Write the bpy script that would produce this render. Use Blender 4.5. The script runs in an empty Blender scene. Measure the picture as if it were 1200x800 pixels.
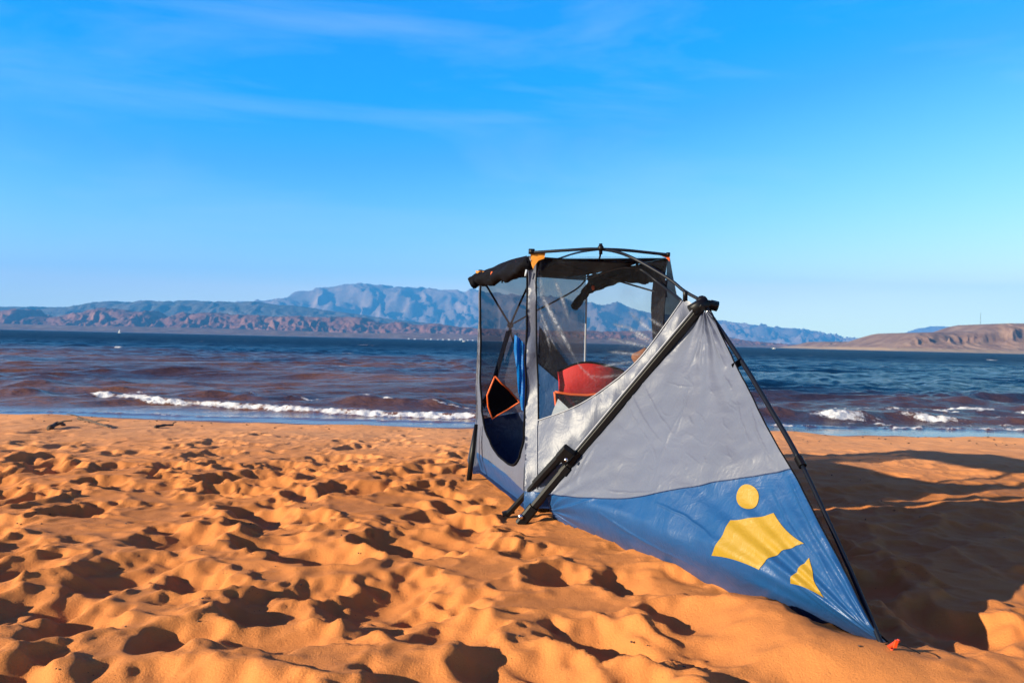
import bpy, bmesh, math, random
import numpy as np
from mathutils import Vector, Matrix, noise as mnoise
from mathutils.geometry import delaunay_2d_cdt

random.seed(7)
RNG = np.random.default_rng(11)
S = bpy.context.scene
COL = S.collection
R = math.radians

# ------------------------------------------------------------------ camera model
CAM_H, LENS = 1.2, 28.0
F = 1200 * LENS / 36.0
ROLL = R(1.36)
CR, SR = math.cos(ROLL), math.sin(ROLL)

def ray(px, py):
    dx, dy = px - 600.0, 400.0 - py
    return Vector(((dx * CR - dy * SR) / F, 1.0, (dx * SR + dy * CR) / F))

def P(px, py, Y):
    """pixel of the photograph + real distance -> place in the world"""
    r = ray(px, py)
    return Vector((r.x * Y, Y, CAM_H + r.z * Y))

def gnd(px, py, z=0.0):
    r = ray(px, py)
    return P(px, py, (z - CAM_H) / r.z)

# ------------------------------------------------------------------ helpers
def tag(o, label=None, cat=None, group=None, kind=None):
    if label: o['label'] = label
    if cat: o['category'] = cat
    if group: o['group'] = group
    if kind: o['kind'] = kind
    return o

def empty(name, loc, label, cat, group=None):
    o = bpy.data.objects.new(name, None)
    COL.objects.link(o)
    o.location = loc
    o.empty_display_size = 0.2
    return tag(o, label, cat, group)

def world_off(parent):
    v = Vector((0, 0, 0))
    while parent is not None:
        v += parent.location
        parent = parent.parent
    return v

def obj(name, verts, faces, mat, parent=None, smooth=True, uvs=None):
    """verts given in world coordinates; stored relative to the parent chain"""
    off = world_off(parent)
    me = bpy.data.meshes.new(name)
    me.from_pydata([tuple(Vector(v) - off) for v in verts], [], faces)
    me.update()
    if smooth:
        me.polygons.foreach_set('use_smooth', [True] * len(me.polygons))
    o = bpy.data.objects.new(name, me)
    COL.objects.link(o)
    if mat: me.materials.append(mat)
    if parent: o.parent = parent
    return o

class MB:
    """collects shapes into one mesh"""
    def __init__(self): self.v, self.f = [], []
    def add(self, vs, fs):
        n = len(self.v)
        self.v += [Vector(v) for v in vs]
        self.f += [[i + n for i in f] for f in fs]
        return self
    def tube(self, pts, rad, seg=10, cap=True, flat=1.0, up=None):
        pts = [Vector(p) for p in pts]
        if not isinstance(rad, (list, tuple)): rad = [rad] * len(pts)
        rings, prev = [], None
        for i, p in enumerate(pts):
            t = (pts[min(i + 1, len(pts) - 1)] - pts[max(i - 1, 0)]).normalized()
            a = prev if prev is not None else (Vector(up) if up else (Vector((0, 0, 1)) if abs(t.z) < .9 else Vector((1, 0, 0))))
            n = (a - t * a.dot(t)).normalized()
            prev = n
            b = t.cross(n)
            rings.append([p + (n * math.cos(2 * math.pi * k / seg) * flat + b * math.sin(2 * math.pi * k / seg)) * rad[i] for k in range(seg)])
        vs = [q for r_ in rings for q in r_]
        fs = []
        for i in range(len(pts) - 1):
            for k in range(seg):
                k2 = (k + 1) % seg
                fs.append([i * seg + k, i * seg + k2, (i + 1) * seg + k2, (i + 1) * seg + k])
        if cap:
            fs.append(list(range(seg))[::-1])
            fs.append([(len(pts) - 1) * seg + k for k in range(seg)])
        return self.add(vs, fs)
    def bar(self, a, b, w, h, side, bev=0.2):
        """rectangular bar with chamfered corners from a to b; side = direction of w"""
        a, b = Vector(a), Vector(b)
        t = (b - a).normalized()
        s = Vector(side); s = (s - t * s.dot(t)).normalized()
        u = t.cross(s)
        c = min(w, h) * bev
        pr = [(-w/2 + c, -h/2), (w/2 - c, -h/2), (w/2, -h/2 + c), (w/2, h/2 - c), (w/2 - c, h/2), (-w/2 + c, h/2), (-w/2, h/2 - c), (-w/2, -h/2 + c)]
        vs = [p + s * x + u * y for p in (a, b) for x, y in pr]
        fs = [[k, (k + 1) % 8, 8 + (k + 1) % 8, 8 + k] for k in range(8)] + [list(range(8))[::-1], list(range(8, 16))]
        return self.add(vs, fs)
    def ball(self, c, r, seg=12, sc=(1, 1, 1)):
        c = Vector(c); n = seg // 2
        vs = [c + Vector((0, 0, r * sc[2]))]
        for i in range(1, n):
            th = math.pi * i / n
            for k in range(seg):
                ph = 2 * math.pi * k / seg
                vs.append(c + Vector((r * sc[0] * math.sin(th) * math.cos(ph), r * sc[1] * math.sin(th) * math.sin(ph), r * sc[2] * math.cos(th))))
        vs.append(c - Vector((0, 0, r * sc[2])))
        fs = [[0, 1 + k, 1 + (k + 1) % seg] for k in range(seg)]
        for i in range(n - 2):
            for k in range(seg):
                a0 = 1 + i * seg
                fs.append([a0 + k, a0 + seg + k, a0 + seg + (k + 1) % seg, a0 + (k + 1) % seg])
        l = len(vs) - 1; a0 = 1 + (n - 2) * seg
        fs += [[l, a0 + (k + 1) % seg, a0 + k] for k in range(seg)]
        return self.add(vs, fs)
    def build(self, name, mat, parent=None, smooth=True):
        return obj(name, self.v, self.f, mat, parent, smooth)

def spline(pts, n=8):
    """Catmull-Rom through tuples/vectors"""
    pts = [Vector(p) for p in pts]
    out = []
    for i in range(len(pts) - 1):
        p0 = pts[max(i - 1, 0)]; p1 = pts[i]; p2 = pts[i + 1]; p3 = pts[min(i + 2, len(pts) - 1)]
        for k in range(n):
            t = k / n
            out.append(0.5 * ((2 * p1) + (p2 - p0) * t + (2 * p0 - 5 * p1 + 4 * p2 - p3) * t * t + (3 * p1 - p0 - 3 * p2 + p3) * t ** 3))
    out.append(pts[-1])
    return out

def resample(poly, step, closed=True):
    out = []
    n = len(poly)
    for i in range(n if closed else n - 1):
        a = Vector(poly[i]).to_2d(); b = Vector(poly[(i + 1) % n]).to_2d()
        k = max(1, int((b - a).length / step))
        for j in range(k): out.append(a + (b - a) * (j / k))
    if not closed: out.append(Vector(poly[-1]).to_2d())
    return out

def inside(p, poly):
    c = False; n = len(poly)
    for i in range(n):
        a, b = poly[i], poly[i - 1]
        if (a[1] > p[1]) != (b[1] > p[1]) and p[0] < (b[0] - a[0]) * (p[1] - a[1]) / (b[1] - a[1]) + a[0]: c = not c
    return c

def sheet(name, outline, fn, mat, parent, step=4.0, holes=(), bstep=None):
    """cloth panel: a plan outline filled with a fine triangulation and laid on the surface fn"""
    bs = bstep or step
    loops = [resample(outline, bs)] + [resample(h, bs) for h in holes]
    pts, edges, faces = [], [], []
    for lp in loops:
        n0 = len(pts); pts += lp
        edges += [(n0 + i, n0 + (i + 1) % len(lp)) for i in range(len(lp))]
    xs = [p[0] for p in loops[0]]; ys = [p[1] for p in loops[0]]
    y = min(ys) + step / 2; row = 0
    bd = list(pts)
    while y < max(ys):
        x = min(xs) + (step / 2 if row % 2 else 0)
        while x < max(xs):
            q = Vector((x, y))
            if inside(q, loops[0]) and not any(inside(q, h) for h in loops[1:]) and min((q - b).length_squared for b in bd) > (0.45 * step) ** 2:
                pts.append(q)
            x += step
        y += step * 0.87; row += 1
    vo, eo, fo, *_ = delaunay_2d_cdt(pts, edges, [], 0, 1e-5)
    fs = []
    for f in fo:
        c = sum((vo[i] for i in f), Vector((0, 0))) / len(f)
        if inside(c, loops[0]) and not any(inside(c, h) for h in loops[1:]): fs.append(list(f))
    vs = [fn(v[0], v[1]) for v in vo]
    return obj(name, vs, fs, mat, parent)

# numpy gradient noise ---------------------------------------------------------
_perm = RNG.permutation(4096)
_ang = RNG.random(4096) * 2 * np.pi
_gx, _gy = np.cos(_ang), np.sin(_ang)
def pn(x, y, seed=0):
    x = np.asarray(x, float); y = np.asarray(y, float)
    xi = np.floor(x).astype(np.int64); yi = np.floor(y).astype(np.int64)
    xf, yf = x - xi, y - yi
    u = xf * xf * xf * (xf * (xf * 6 - 15) + 10); v = yf * yf * yf * (yf * (yf * 6 - 15) + 10)
    def g(ix, iy):
        h = _perm[(_perm[(ix + seed * 131) & 4095] + iy) & 4095]
        return _gx[h] * (x - ix) + _gy[h] * (y - iy)
    a, b, c, d = g(xi, yi), g(xi + 1, yi), g(xi, yi + 1), g(xi + 1, yi + 1)
    return (a + (b - a) * u + (c - a) * v + (a - b - c + d) * u * v) * 1.5
def fbm(x, y, o=4, seed=0, g=0.5):
    s = 0; a = 1
    for i in range(o):
        s = s + a * pn(x * 2 ** i, y * 2 ** i, seed + i * 7); a *= g
    return s
def ridged(x, y, o=5, seed=0):
    s = 0; a = 0.5; w = 1.0
    for i in range(o):
        n = (1 - np.abs(pn(x * 2 ** i, y * 2 ** i, seed + i * 5))) ** 2 * w
        s = s + a * n; w = np.clip(n * 1.4, 0, 1); a *= .5
    return s
def sstep(a, b, x):
    t = np.clip((x - a) / (b - a), 0, 1)
    return t * t * (3 - 2 * t)

def grid_obj(name, X, Y, Z, mat, attrs=None, kind=None, smooth=True):
    ny, nx = Z.shape
    me = bpy.data.meshes.new(name)
    me.vertices.add(nx * ny)
    me.vertices.foreach_set('co', np.stack([X, Y, Z], -1).astype(np.float32).ravel())
    i = np.arange(nx * ny).reshape(ny, nx)
    q = np.stack([i[:-1, :-1], i[:-1, 1:], i[1:, 1:], i[1:, :-1]], -1).reshape(-1, 4)
    me.loops.add(q.size); me.loops.foreach_set('vertex_index', q.ravel().astype(np.int32))
    me.polygons.add(len(q))
    me.polygons.foreach_set('loop_start', np.arange(0, q.size, 4, dtype=np.int32))
    me.polygons.foreach_set('use_smooth', np.full(len(q), smooth))
    me.update(calc_edges=True)
    for k, a in (attrs or {}).items():
        at = me.attributes.new(k, 'FLOAT', 'POINT')
        at.data.foreach_set('value', a.astype(np.float32).ravel())
    o = bpy.data.objects.new(name, me); COL.objects.link(o)
    me.materials.append(mat)
    if kind: o['kind'] = kind
    return o

# ------------------------------------------------------------------ materials
class NT:
    def __init__(self, name):
        self.m = bpy.data.materials.new(name); self.m.use_nodes = True
        self.t = self.m.node_tree; self.t.nodes.clear()
        self.out = self.n('ShaderNodeOutputMaterial')
    def n(self, typ, **kw):
        nd = self.t.nodes.new(typ)
        for k, v in kw.items():
            if k.startswith('i_'): nd.inputs[k[2:].replace('_', ' ')].default_value = v
            else: setattr(nd, k, v)
        return nd
    def l(self, a, b): self.t.links.new(a, b)
    def noise(self, vec, scale, detail=4, rough=.5, dist=0, vscale=None):
        if vscale:
            mp = self.n('ShaderNodeMapping'); mp.inputs['Scale'].default_value = vscale; self.l(vec, mp.inputs['Vector']); vec = mp.outputs[0]
        nd = self.n('ShaderNodeTexNoise'); nd.inputs['Scale'].default_value = scale; nd.inputs['Detail'].default_value = detail
        nd.inputs['Roughness'].default_value = rough; nd.inputs['Distortion'].default_value = dist
        self.l(vec, nd.inputs['Vector']); return nd.outputs['Fac']
    def ramp(self, fac, stops):
        r_ = self.n('ShaderNodeValToRGB'); el = r_.color_ramp.elements
        while len(el) < len(stops): el.new(.5)
        for e, (p, c) in zip(el, stops): e.position = p; e.color = (*c, 1) if len(c) == 3 else c
        self.l(fac, r_.inputs[0]); return r_.outputs[0]
    def mix(self, fac, a, b, typ='MIX'):
        m = self.n('ShaderNodeMix', data_type='RGBA', blend_type=typ)
        for s, v in ((m.inputs[0], fac), (m.inputs[6], a), (m.inputs[7], b)):
            if isinstance(v, (int, float)): s.default_value = v
            elif isinstance(v, tuple): s.default_value = (*v, 1) if len(v) == 3 else v
            else: self.l(v, s)
        return m.outputs[2]
    def math(self, op, a, b=None, c=None, clamp=False):
        m = self.n('ShaderNodeMath', operation=op, use_clamp=clamp)
        for s, v in zip(m.inputs, (a, b, c)):
            if v is None: continue
            if isinstance(v, (int, float)): s.default_value = v
            else: self.l(v, s)
        return m.outputs[0]
    def bump(self, h, strength, dist, normal=None):
        b = self.n('ShaderNodeBump'); b.inputs['Strength'].default_value = strength; b.inputs['Distance'].default_value = dist
        self.l(h, b.inputs['Height'])
        if normal is not None: self.l(normal, b.inputs['Normal'])
        return b.outputs[0]
    def obj(self): return self.n('ShaderNodeTexCoord').outputs['Object']
    def bsdf(self, color, rough=.6, normal=None, metal=0, spec=.5, **kw):
        p = self.n('ShaderNodeBsdfPrincipled')
        for k, v in (('Base Color', color), ('Roughness', rough), ('Metallic', metal), ('Specular IOR Level', spec), *kw.items()):
            s = p.inputs[k.replace('_', ' ')]
            if isinstance(v, (int, float)): s.default_value = v
            elif isinstance(v, tuple): s.default_value = (*v, 1) if len(v) == 3 else v
            else: self.l(v, s)
        if normal is not None: self.l(normal, p.inputs['Normal'])
        return p.outputs[0]
    def done(self, sh):
        self.l(sh, self.out.inputs['Surface']); return self.m

def simple(name, col, rough=.5, metal=0, nscale=30, var=.25, bump=.2, bd=.002, spec=.5):
    t = NT(name); o = t.obj()
    n = t.noise(o, nscale, 4, .6)
    c = t.mix(n, tuple(x * (1 - var) for x in col), tuple(min(1, x * (1 + var)) for x in col))
    return t.done(t.bsdf(c, rough, t.bump(n, bump, bd), metal, spec))

def fabric(name, col, rough=.42, crease=1.0, trans=.12, gloss=.5, soil=0.0):
    """coated tent nylon: fold lines, crinkles, slight light pass-through"""
    t = NT(name); o = t.obj()
    w = t.noise(o, 3.0, 3, .5)
    wn = t.n('ShaderNodeTexNoise'); wn.inputs['Scale'].default_value = 2.2; wn.inputs['Detail'].default_value = 3; t.l(o, wn.inputs['Vector'])
    warp = t.mix(.18, o, wn.outputs['Color'], 'LINEAR_LIGHT')
    def lines(scale, width):
        v = t.n('ShaderNodeTexVoronoi', feature='DISTANCE_TO_EDGE'); v.inputs['Scale'].default_value = scale
        t.l(warp, v.inputs['Vector'])
        return t.math('SUBTRACT', 1.0, t.math('DIVIDE', v.outputs['Distance'], width, clamp=True))
    msk = t.ramp(t.noise(o, 2.6, 2, .5), [(.42, (0, 0, 0)), (.62, (1, 1, 1))])
    l1 = t.math('MULTIPLY', lines(2.6, .035), t.math('MULTIPLY', msk, .35))
    l2 = t.math('MULTIPLY', lines(7.0, .06), t.ramp(t.noise(o, 4.1, 2, .5), [(.5, (0, 0, 0)), (.6, (1, 1, 1))]))
    cr = t.math('ADD', l1, t.math('MULTIPLY', l2, .3))
    nb = t.bump(t.noise(o, 7, 5, .55, .9), .45 * crease, .03)
    nb = t.bump(t.noise(o, 11, 4, .6, 1.2, (2.6, 2.6, .8)), .35 * crease, .012, nb)
    nb = t.bump(cr, .5 * crease, .005, nb)
    weave = t.noise(o, 900, 2, .5)
    nb = t.bump(weave, .12, .0006, nb)
    c = t.mix(w, tuple(x * .88 for x in col), tuple(min(1, x * 1.1) for x in col))
    if soil:
        sp = t.n('ShaderNodeSeparateXYZ'); t.l(o, sp.inputs[0])
        dz = t.math('MULTIPLY', t.math('SUBTRACT', 1.0, t.math('DIVIDE', sp.outputs[2], .10, clamp=True)), t.noise(o, 14, 5, .7))
        c = t.mix(t.math('MULTIPLY', dz, soil, clamp=True), c, (.25, .10, .03))
    pb = t.bsdf(c, rough, nb, 0, gloss)
    tr = t.n('ShaderNodeBsdfTranslucent'); t.l(c, tr.inputs['Color'])
    mx = t.n('ShaderNodeMixShader'); mx.inputs[0].default_value = trans
    t.l(pb, mx.inputs[1]); t.l(tr.outputs[0], mx.inputs[2])
    return t.done(mx.outputs[0])

def mesh_cloth(name, col, opacity, sheen=.3, streak=0.0):
    """fine insect netting: partly see-through by its open weave"""
    t = NT(name); o = t.obj()
    n = t.noise(o, 5, 4, .6, .5)
    nb = t.bump(n, .5, .03)
    d = t.bsdf(col, .8, nb, 0, .05)
    tr = t.n('ShaderNodeBsdfTransparent')
    geo = t.n('ShaderNodeNewGeometry'); dt = t.n('ShaderNodeVectorMath', operation='DOT_PRODUCT')
    t.l(geo.outputs['Normal'], dt.inputs[0]); t.l(geo.outputs['Incoming'], dt.inputs[1])
    cosv = t.math('MAXIMUM', t.math('ABSOLUTE', dt.outputs['Value']), .2)
    open_ = t.math('SUBTRACT', 1 - opacity, t.math('MULTIPLY', t.math('SUBTRACT', n, .5), .15))
    op = t.math('SUBTRACT', 1.0, t.math('POWER', open_, t.math('DIVIDE', 1.0, cosv)), None, True)
    mx = t.n('ShaderNodeMixShader'); t.l(op, mx.inputs[0])
    t.l(tr.outputs[0], mx.inputs[1]); t.l(d, mx.inputs[2])
    return t.done(mx.outputs[0])

M = {}
M['grey'] = fabric('grey_nylon', (.092, .103, .146), .44, .55, .10, .38)
M['blue'] = fabric('blue_nylon', (.006, .048, .150), .42, .6, .06, .42, soil=.18)
M['navy'] = fabric('navy_floor', (.005, .018, .075), .5, .8, .05)
M['azure'] = fabric('azure_lining', (.006, .17, .52), .5, 1, .5)
M['yellow'] = fabric('yellow_print', (.26, .155, .008), .45, .6, .05)
M['orange'] = fabric('orange_cloth', (.55, .20, .006), .5, .6, .2)
M['orange_trim'] = simple('orange_trim', (.50, .075, .006), .6)
M['net'] = mesh_cloth('insect_net', (.036, .031, .040), .62)
M['net_dark'] = mesh_cloth('dense_black_net', (.004, .004, .008), .93)
M['black_cloth'] = simple('black_cloth', (.003, .003, .005), .8, 0, 40, .4, .5, .004, .08)
M['black_metal'] = simple('black_painted_metal', (.003, .003, .004), .45, 0, 60, .3, .05, .002, .22)
M['pole'] = simple('dark_blue_black_pole', (.004, .006, .012), .45, 0, 50, .2, .03, .002, .2)
M['steel'] = simple('steel', (.6, .6, .62), .25, 1.0)
M['piping'] = simple('pale_piping', (.22, .23, .27), .5)
M['red'] = fabric('red_canvas', (.38, .003, .005), .75, .7, .2)
M['rust'] = simple('rust_cushion', (.20, .075, .035), .85, 0, 45, .4, .6, .01)
M['white_paper'] = simple('white_tag', (.45, .50, .56), .6)
M['stake'] = simple('orange_plastic', (.60, .05, .008), .35)
M['wood'] = simple('driftwood', (.05, .028, .018), .85, 0, 40, .5, .6, .01)
M['white_paint'] = simple('white_paint', (.6, .6, .6), .5)
M['roof_tile'] = simple('roof', (.2, .1, .07), .7)
M['glass_dark'] = simple('dark_glass', (.03, .04, .05), .2)

# clear plastic-like fine window screen with fold reflections painted as pale streaks
def window_mat():
    t = NT('window_screen'); o = t.obj()
    warpn = t.n('ShaderNodeTexNoise'); warpn.inputs['Scale'].default_value = 2.0; t.l(o, warpn.inputs['Vector'])
    warp = t.mix(.12, o, warpn.outputs['Color'], 'LINEAR_LIGHT')
    g = t.n('ShaderNodeAttribute', attribute_name='streak')
    n = t.noise(o, 8, 4, .6, .8)
    nb = t.bump(n, .6, .04)
    gf = t.math('MULTIPLY', g.outputs['Fac'], t.ramp(t.noise(o, 26, 4, .7, .5), [(.32, (.12, .12, .12)), (.62, (1, 1, 1))]))
    hz_ = t.ramp(t.noise(warp, 3.2, 4, .6, .6), [(.5, (0, 0, 0)), (.75, (1, 1, 1))])
    d = t.bsdf(t.mix(gf, (.010, .010, .014), (.34, .36, .42)), .5, nb, 0, .15, Sheen_Weight=.3)
    tr = t.n('ShaderNodeBsdfTransparent')
    op = t.math('ADD', .19, t.math('ADD', t.math('MULTIPLY', gf, .80), t.math('ADD', t.math('MULTIPLY', n, .06), t.math('MULTIPLY', hz_, .10))), clamp=True)
    mx = t.n('ShaderNodeMixShader'); t.l(op, mx.inputs[0])
    t.l(tr.outputs[0], mx.inputs[1]); t.l(d, mx.inputs[2])
    return t.done(mx.outputs[0])
M['window'] = window_mat()

def sand_mat():
    t = NT('sand'); o = t.obj()
    big = t.noise(o, 1.1, 5, .6); fine = t.noise(o, 260, 3, .8); mid = t.noise(o, 22, 5, .6)
    c = t.mix(big, (.51, .172, .042), (.60, .225, .056))
    c = t.mix(t.math('MULTIPLY', fine, .55), c, (.22, .065, .022))
    c = t.mix(t.ramp(fine, [(.66, (0, 0, 0)), (.74, (1, 1, 1))]), c, (.52, .27, .12))
    spk = t.n('ShaderNodeTexVoronoi'); spk.inputs['Scale'].default_value = 38; t.l(o, spk.inputs['Vector'])
    spm = t.math('MULTIPLY', t.math('LESS_THAN', spk.outputs['Distance'], .10), t.ramp(t.noise(o, 3, 2), [(.55, (0, 0, 0)), (.6, (1, 1, 1))]))
    c = t.mix(t.math('MULTIPLY', spm, .75), c, (.05, .02, .012))
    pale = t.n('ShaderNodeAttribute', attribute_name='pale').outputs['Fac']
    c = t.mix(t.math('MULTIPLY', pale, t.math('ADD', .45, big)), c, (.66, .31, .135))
    wet = t.n('ShaderNodeAttribute', attribute_name='wet').outputs['Fac']
    c = t.mix(wet, c, (.12, .036, .013))
    nb = t.bump(mid, .3, .012); nb = t.bump(t.noise(o, 110, 3, .7), .6, .006, nb); nb = t.bump(fine, .6, .004, nb)
    rough = t.math('SUBTRACT', .95, t.math('MULTIPLY', wet, .65))
    return t.done(t.bsdf(c, rough, nb, 0, .25))
M['sand'] = sand_mat()

def water_mat():
    t = NT('lake_water'); o = t.obj()
    sed = t.n('ShaderNodeAttribute', attribute_name='sed').outputs['Fac']
    foam = t.n('ShaderNodeAttribute', attribute_name='foam').outputs['Fac']
    cal = t.n('ShaderNodeAttribute', attribute_name='calm').outputs['Fac']
    n1 = t.noise(o, .5, 4, .6, .3, (1, 1.6, 1))
    brown = t.mix(n1, (.095, .036, .014), (.185, .074, .022))
    teal = t.mix(n1, (.001, .010, .034), (.002, .020, .052))
    c = t.mix(sed, teal, brown)
    fn = t.math('ADD', t.math('MULTIPLY', t.noise(o, 9, 5, .75), .6), t.math('MULTIPLY', t.noise(o, 34, 4, .8), .4))
    fm = t.ramp(t.math('ADD', foam, t.math('MULTIPLY', t.math('SUBTRACT', fn, .5), 2.6)), [(.46, (0, 0, 0)), (.66, (1, 1, 1))])
    c2 = t.mix(fm, c, (.52, .52, .53))
    b1 = t.noise(o, 2.6, 5, .65, .3, (1, 1.7, 1)); b2 = t.noise(o, .35, 5, .7, .2, (1, 2.2, 1))
    st = t.math('SUBTRACT', 1, t.math('MULTIPLY', cal, .93))
    bn = t.n('ShaderNodeBump'); bn.inputs['Distance'].default_value = .16; t.l(t.math('MULTIPLY', st, .55), bn.inputs['Strength']); t.l(b1, bn.inputs['Height'])
    bn2 = t.n('ShaderNodeBump'); bn2.inputs['Distance'].default_value = 1.3
    far = t.n('ShaderNodeAttribute', attribute_name='far').outputs['Fac']
    t.l(t.math('MULTIPLY', far, .8), bn2.inputs['Strength']); t.l(b2, bn2.inputs['Height']); t.l(bn.outputs[0], bn2.inputs['Normal'])
    nb = t.bump(fn, .3, .05, bn2.outputs[0])
    mixn = t.n('ShaderNodeMix', data_type='VECTOR'); t.l(fm, mixn.inputs[0]); t.l(bn2.outputs[0], mixn.inputs[4]); t.l(nb, mixn.inputs[5])
    rough = t.math('ADD', t.math('ADD', t.math('SUBTRACT', .14, t.math('MULTIPLY', cal, .08)), t.math('MULTIPLY', far, .30)), t.math('MULTIPLY', fm, .6))
    return t.done(t.bsdf(c2, rough, mixn.outputs[1], 0, t.math('ADD', .10, t.math('MULTIPLY', cal, .45)), IOR=1.33))
M['water'] = water_mat()

def rock_mat(name, c1, c2, c3, scale, strata=0.0, low=None, lowz=0):
    t = NT(name); o = t.obj()
    n = t.noise(o, scale, 8, .68, .4)
    c = t.ramp(n, [(.30, c1), (.5, c2), (.68, c3)])
    if strata:
        n2 = t.noise(o, 1.0, 3, .5, .3, (.0012, .0012, strata))
        c = t.mix(.5, c, t.ramp(n2, [(.35, c1), (.55, c3), (.7, c2)]))
    n3 = t.noise(o, scale * 14, 5, .7)
    c = t.mix(t.math('MULTIPLY', n3, .6), c, tuple(x * .45 for x in c1))
    if low:
        sp = t.n('ShaderNodeSeparateXYZ'); t.l(o, sp.inputs[0])
        k = t.math('SUBTRACT', 1.0, t.math('DIVIDE', t.math('ADD', sp.outputs[2], t.math('MULTIPLY', t.math('SUBTRACT', n, .5), lowz * .8)), lowz, clamp=True))
        c = t.mix(t.ramp(k, [(.0, (0, 0, 0)), (.35, (1, 1, 1))]), c, low)
    nb = t.bump(n, .8, 1 / scale * .10)
    nb = t.bump(n3, .6, 1 / scale * .01, nb)
    return t.done(t.bsdf(c, .9, nb, 0, .2))

# ------------------------------------------------------------------ sun and sky
SUN_AZ, SUN_EL = R(25), R(17.6)         # light travels to the right and away from the camera
L_DIR = Vector((math.cos(SUN_AZ) * math.cos(SUN_EL), math.sin(SUN_AZ) * math.cos(SUN_EL), -math.sin(SUN_EL)))
sl = bpy.data.lights.new('sun', 'SUN'); sl.energy = 5.0; sl.angle = R(.53); sl.color = (1.0, .88, .66)
so = bpy.data.objects.new('sun', sl); COL.objects.link(so); so.location = (-20, -10, 20)
so.rotation_euler = L_DIR.to_track_quat('-Z', 'Y').to_euler()

w = bpy.data.worlds.new('World'); S.world = w; w.use_nodes = True
nt = w.node_tree; nt.nodes.clear()
wo = nt.nodes.new('ShaderNodeOutputWorld'); bg = nt.nodes.new('ShaderNodeBackground'); sky = nt.nodes.new('ShaderNodeTexSky')
sky.sky_type = 'NISHITA'; sky.sun_disc = False; sky.sun_elevation = SUN_EL
ts = -L_DIR
sky.sun_rotation = math.atan2(ts.x, ts.y) % (2 * math.pi)
sky.altitude = 0; sky.air_density = 1.0; sky.dust_density = 0.0; sky.ozone_density = 6.0
sep = nt.nodes.new('ShaderNodeSeparateColor'); nt.links.new(sky.outputs[0], sep.inputs[0])
cmb = nt.nodes.new('ShaderNodeCombineColor')
def wm(op, a, b):
    m = nt.nodes.new('ShaderNodeMath'); m.operation = op
    for q, v in zip(m.inputs, (a, b)):
        if isinstance(v, (int, float)): q.default_value = v
        else: nt.links.new(v, q)
    return m.outputs[0]
KS = 5.9                                   # deep clear-air blue, richer than the plain sky model
_rraw = (wm('MULTIPLY', wm('ADD', wm('MULTIPLY', wm('POWER', wm('MAXIMUM', wm('SUBTRACT', sep.outputs[0], .74), 0.0), 1.3), .38), .001), KS))
_graw = wm('MULTIPLY', wm('ADD', wm('MULTIPLY', wm('POWER', sep.outputs[1], .84), .248), wm('MULTIPLY', wm('MAXIMUM', wm('SUBTRACT', sep.outputs[1], 2.2), 0.0), .235)), KS)
nt.links.new(_graw, cmb.inputs[1]); nt.links.new(wm('MINIMUM', wm('MULTIPLY', _rraw, 1.5), wm('MULTIPLY', _graw, .93)), cmb.inputs[0])
nt.links.new(wm('MULTIPLY', wm('MULTIPLY', wm('POWER', sep.outputs[2], .32), .72), KS), cmb.inputs[2])
# the unseen zenith is darkened to indigo to cut fill light in shadows
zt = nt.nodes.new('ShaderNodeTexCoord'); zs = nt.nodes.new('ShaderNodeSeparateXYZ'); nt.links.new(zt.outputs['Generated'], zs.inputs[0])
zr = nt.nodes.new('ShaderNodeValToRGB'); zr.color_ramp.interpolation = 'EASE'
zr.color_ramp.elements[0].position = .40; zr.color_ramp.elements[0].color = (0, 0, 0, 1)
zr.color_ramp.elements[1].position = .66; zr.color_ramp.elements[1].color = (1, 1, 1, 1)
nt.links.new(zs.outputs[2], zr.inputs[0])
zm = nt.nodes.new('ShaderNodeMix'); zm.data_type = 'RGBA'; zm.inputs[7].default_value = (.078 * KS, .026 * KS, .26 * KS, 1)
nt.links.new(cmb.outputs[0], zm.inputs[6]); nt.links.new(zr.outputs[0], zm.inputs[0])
# thin cirrus
tc = nt.nodes.new('ShaderNodeTexCoord'); mp = nt.nodes.new('ShaderNodeMapping'); mp.inputs['Scale'].default_value = (1.0, 1.0, 5.5); mp.inputs['Rotation'].default_value = (0, R(14), 0)
nt.links.new(tc.outputs['Generated'], mp.inputs['Vector'])
cn = nt.nodes.new('ShaderNodeTexNoise'); cn.inputs['Scale'].default_value = 2.0; cn.inputs['Detail'].default_value = 6; cn.inputs['Roughness'].default_value = .55; cn.inputs['Distortion'].default_value = .6
nt.links.new(mp.outputs[0], cn.inputs['Vector'])
cr = nt.nodes.new('ShaderNodeValToRGB'); cr.color_ramp.elements[0].position = .48; cr.color_ramp.elements[1].position = .85
cr.color_ramp.elements[1].color = (.30, .30, .30, 1)
nt.links.new(cn.outputs['Fac'], cr.inputs[0])
mx = nt.nodes.new('ShaderNodeMix'); mx.data_type = 'RGBA'; mx.inputs[7].default_value = (.8 * KS, .95 * KS, 1.1 * KS, 1)
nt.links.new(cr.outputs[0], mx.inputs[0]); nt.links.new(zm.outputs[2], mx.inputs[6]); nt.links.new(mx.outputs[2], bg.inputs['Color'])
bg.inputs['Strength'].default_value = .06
nt.links.new(bg.outputs[0], wo.inputs[0])

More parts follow.
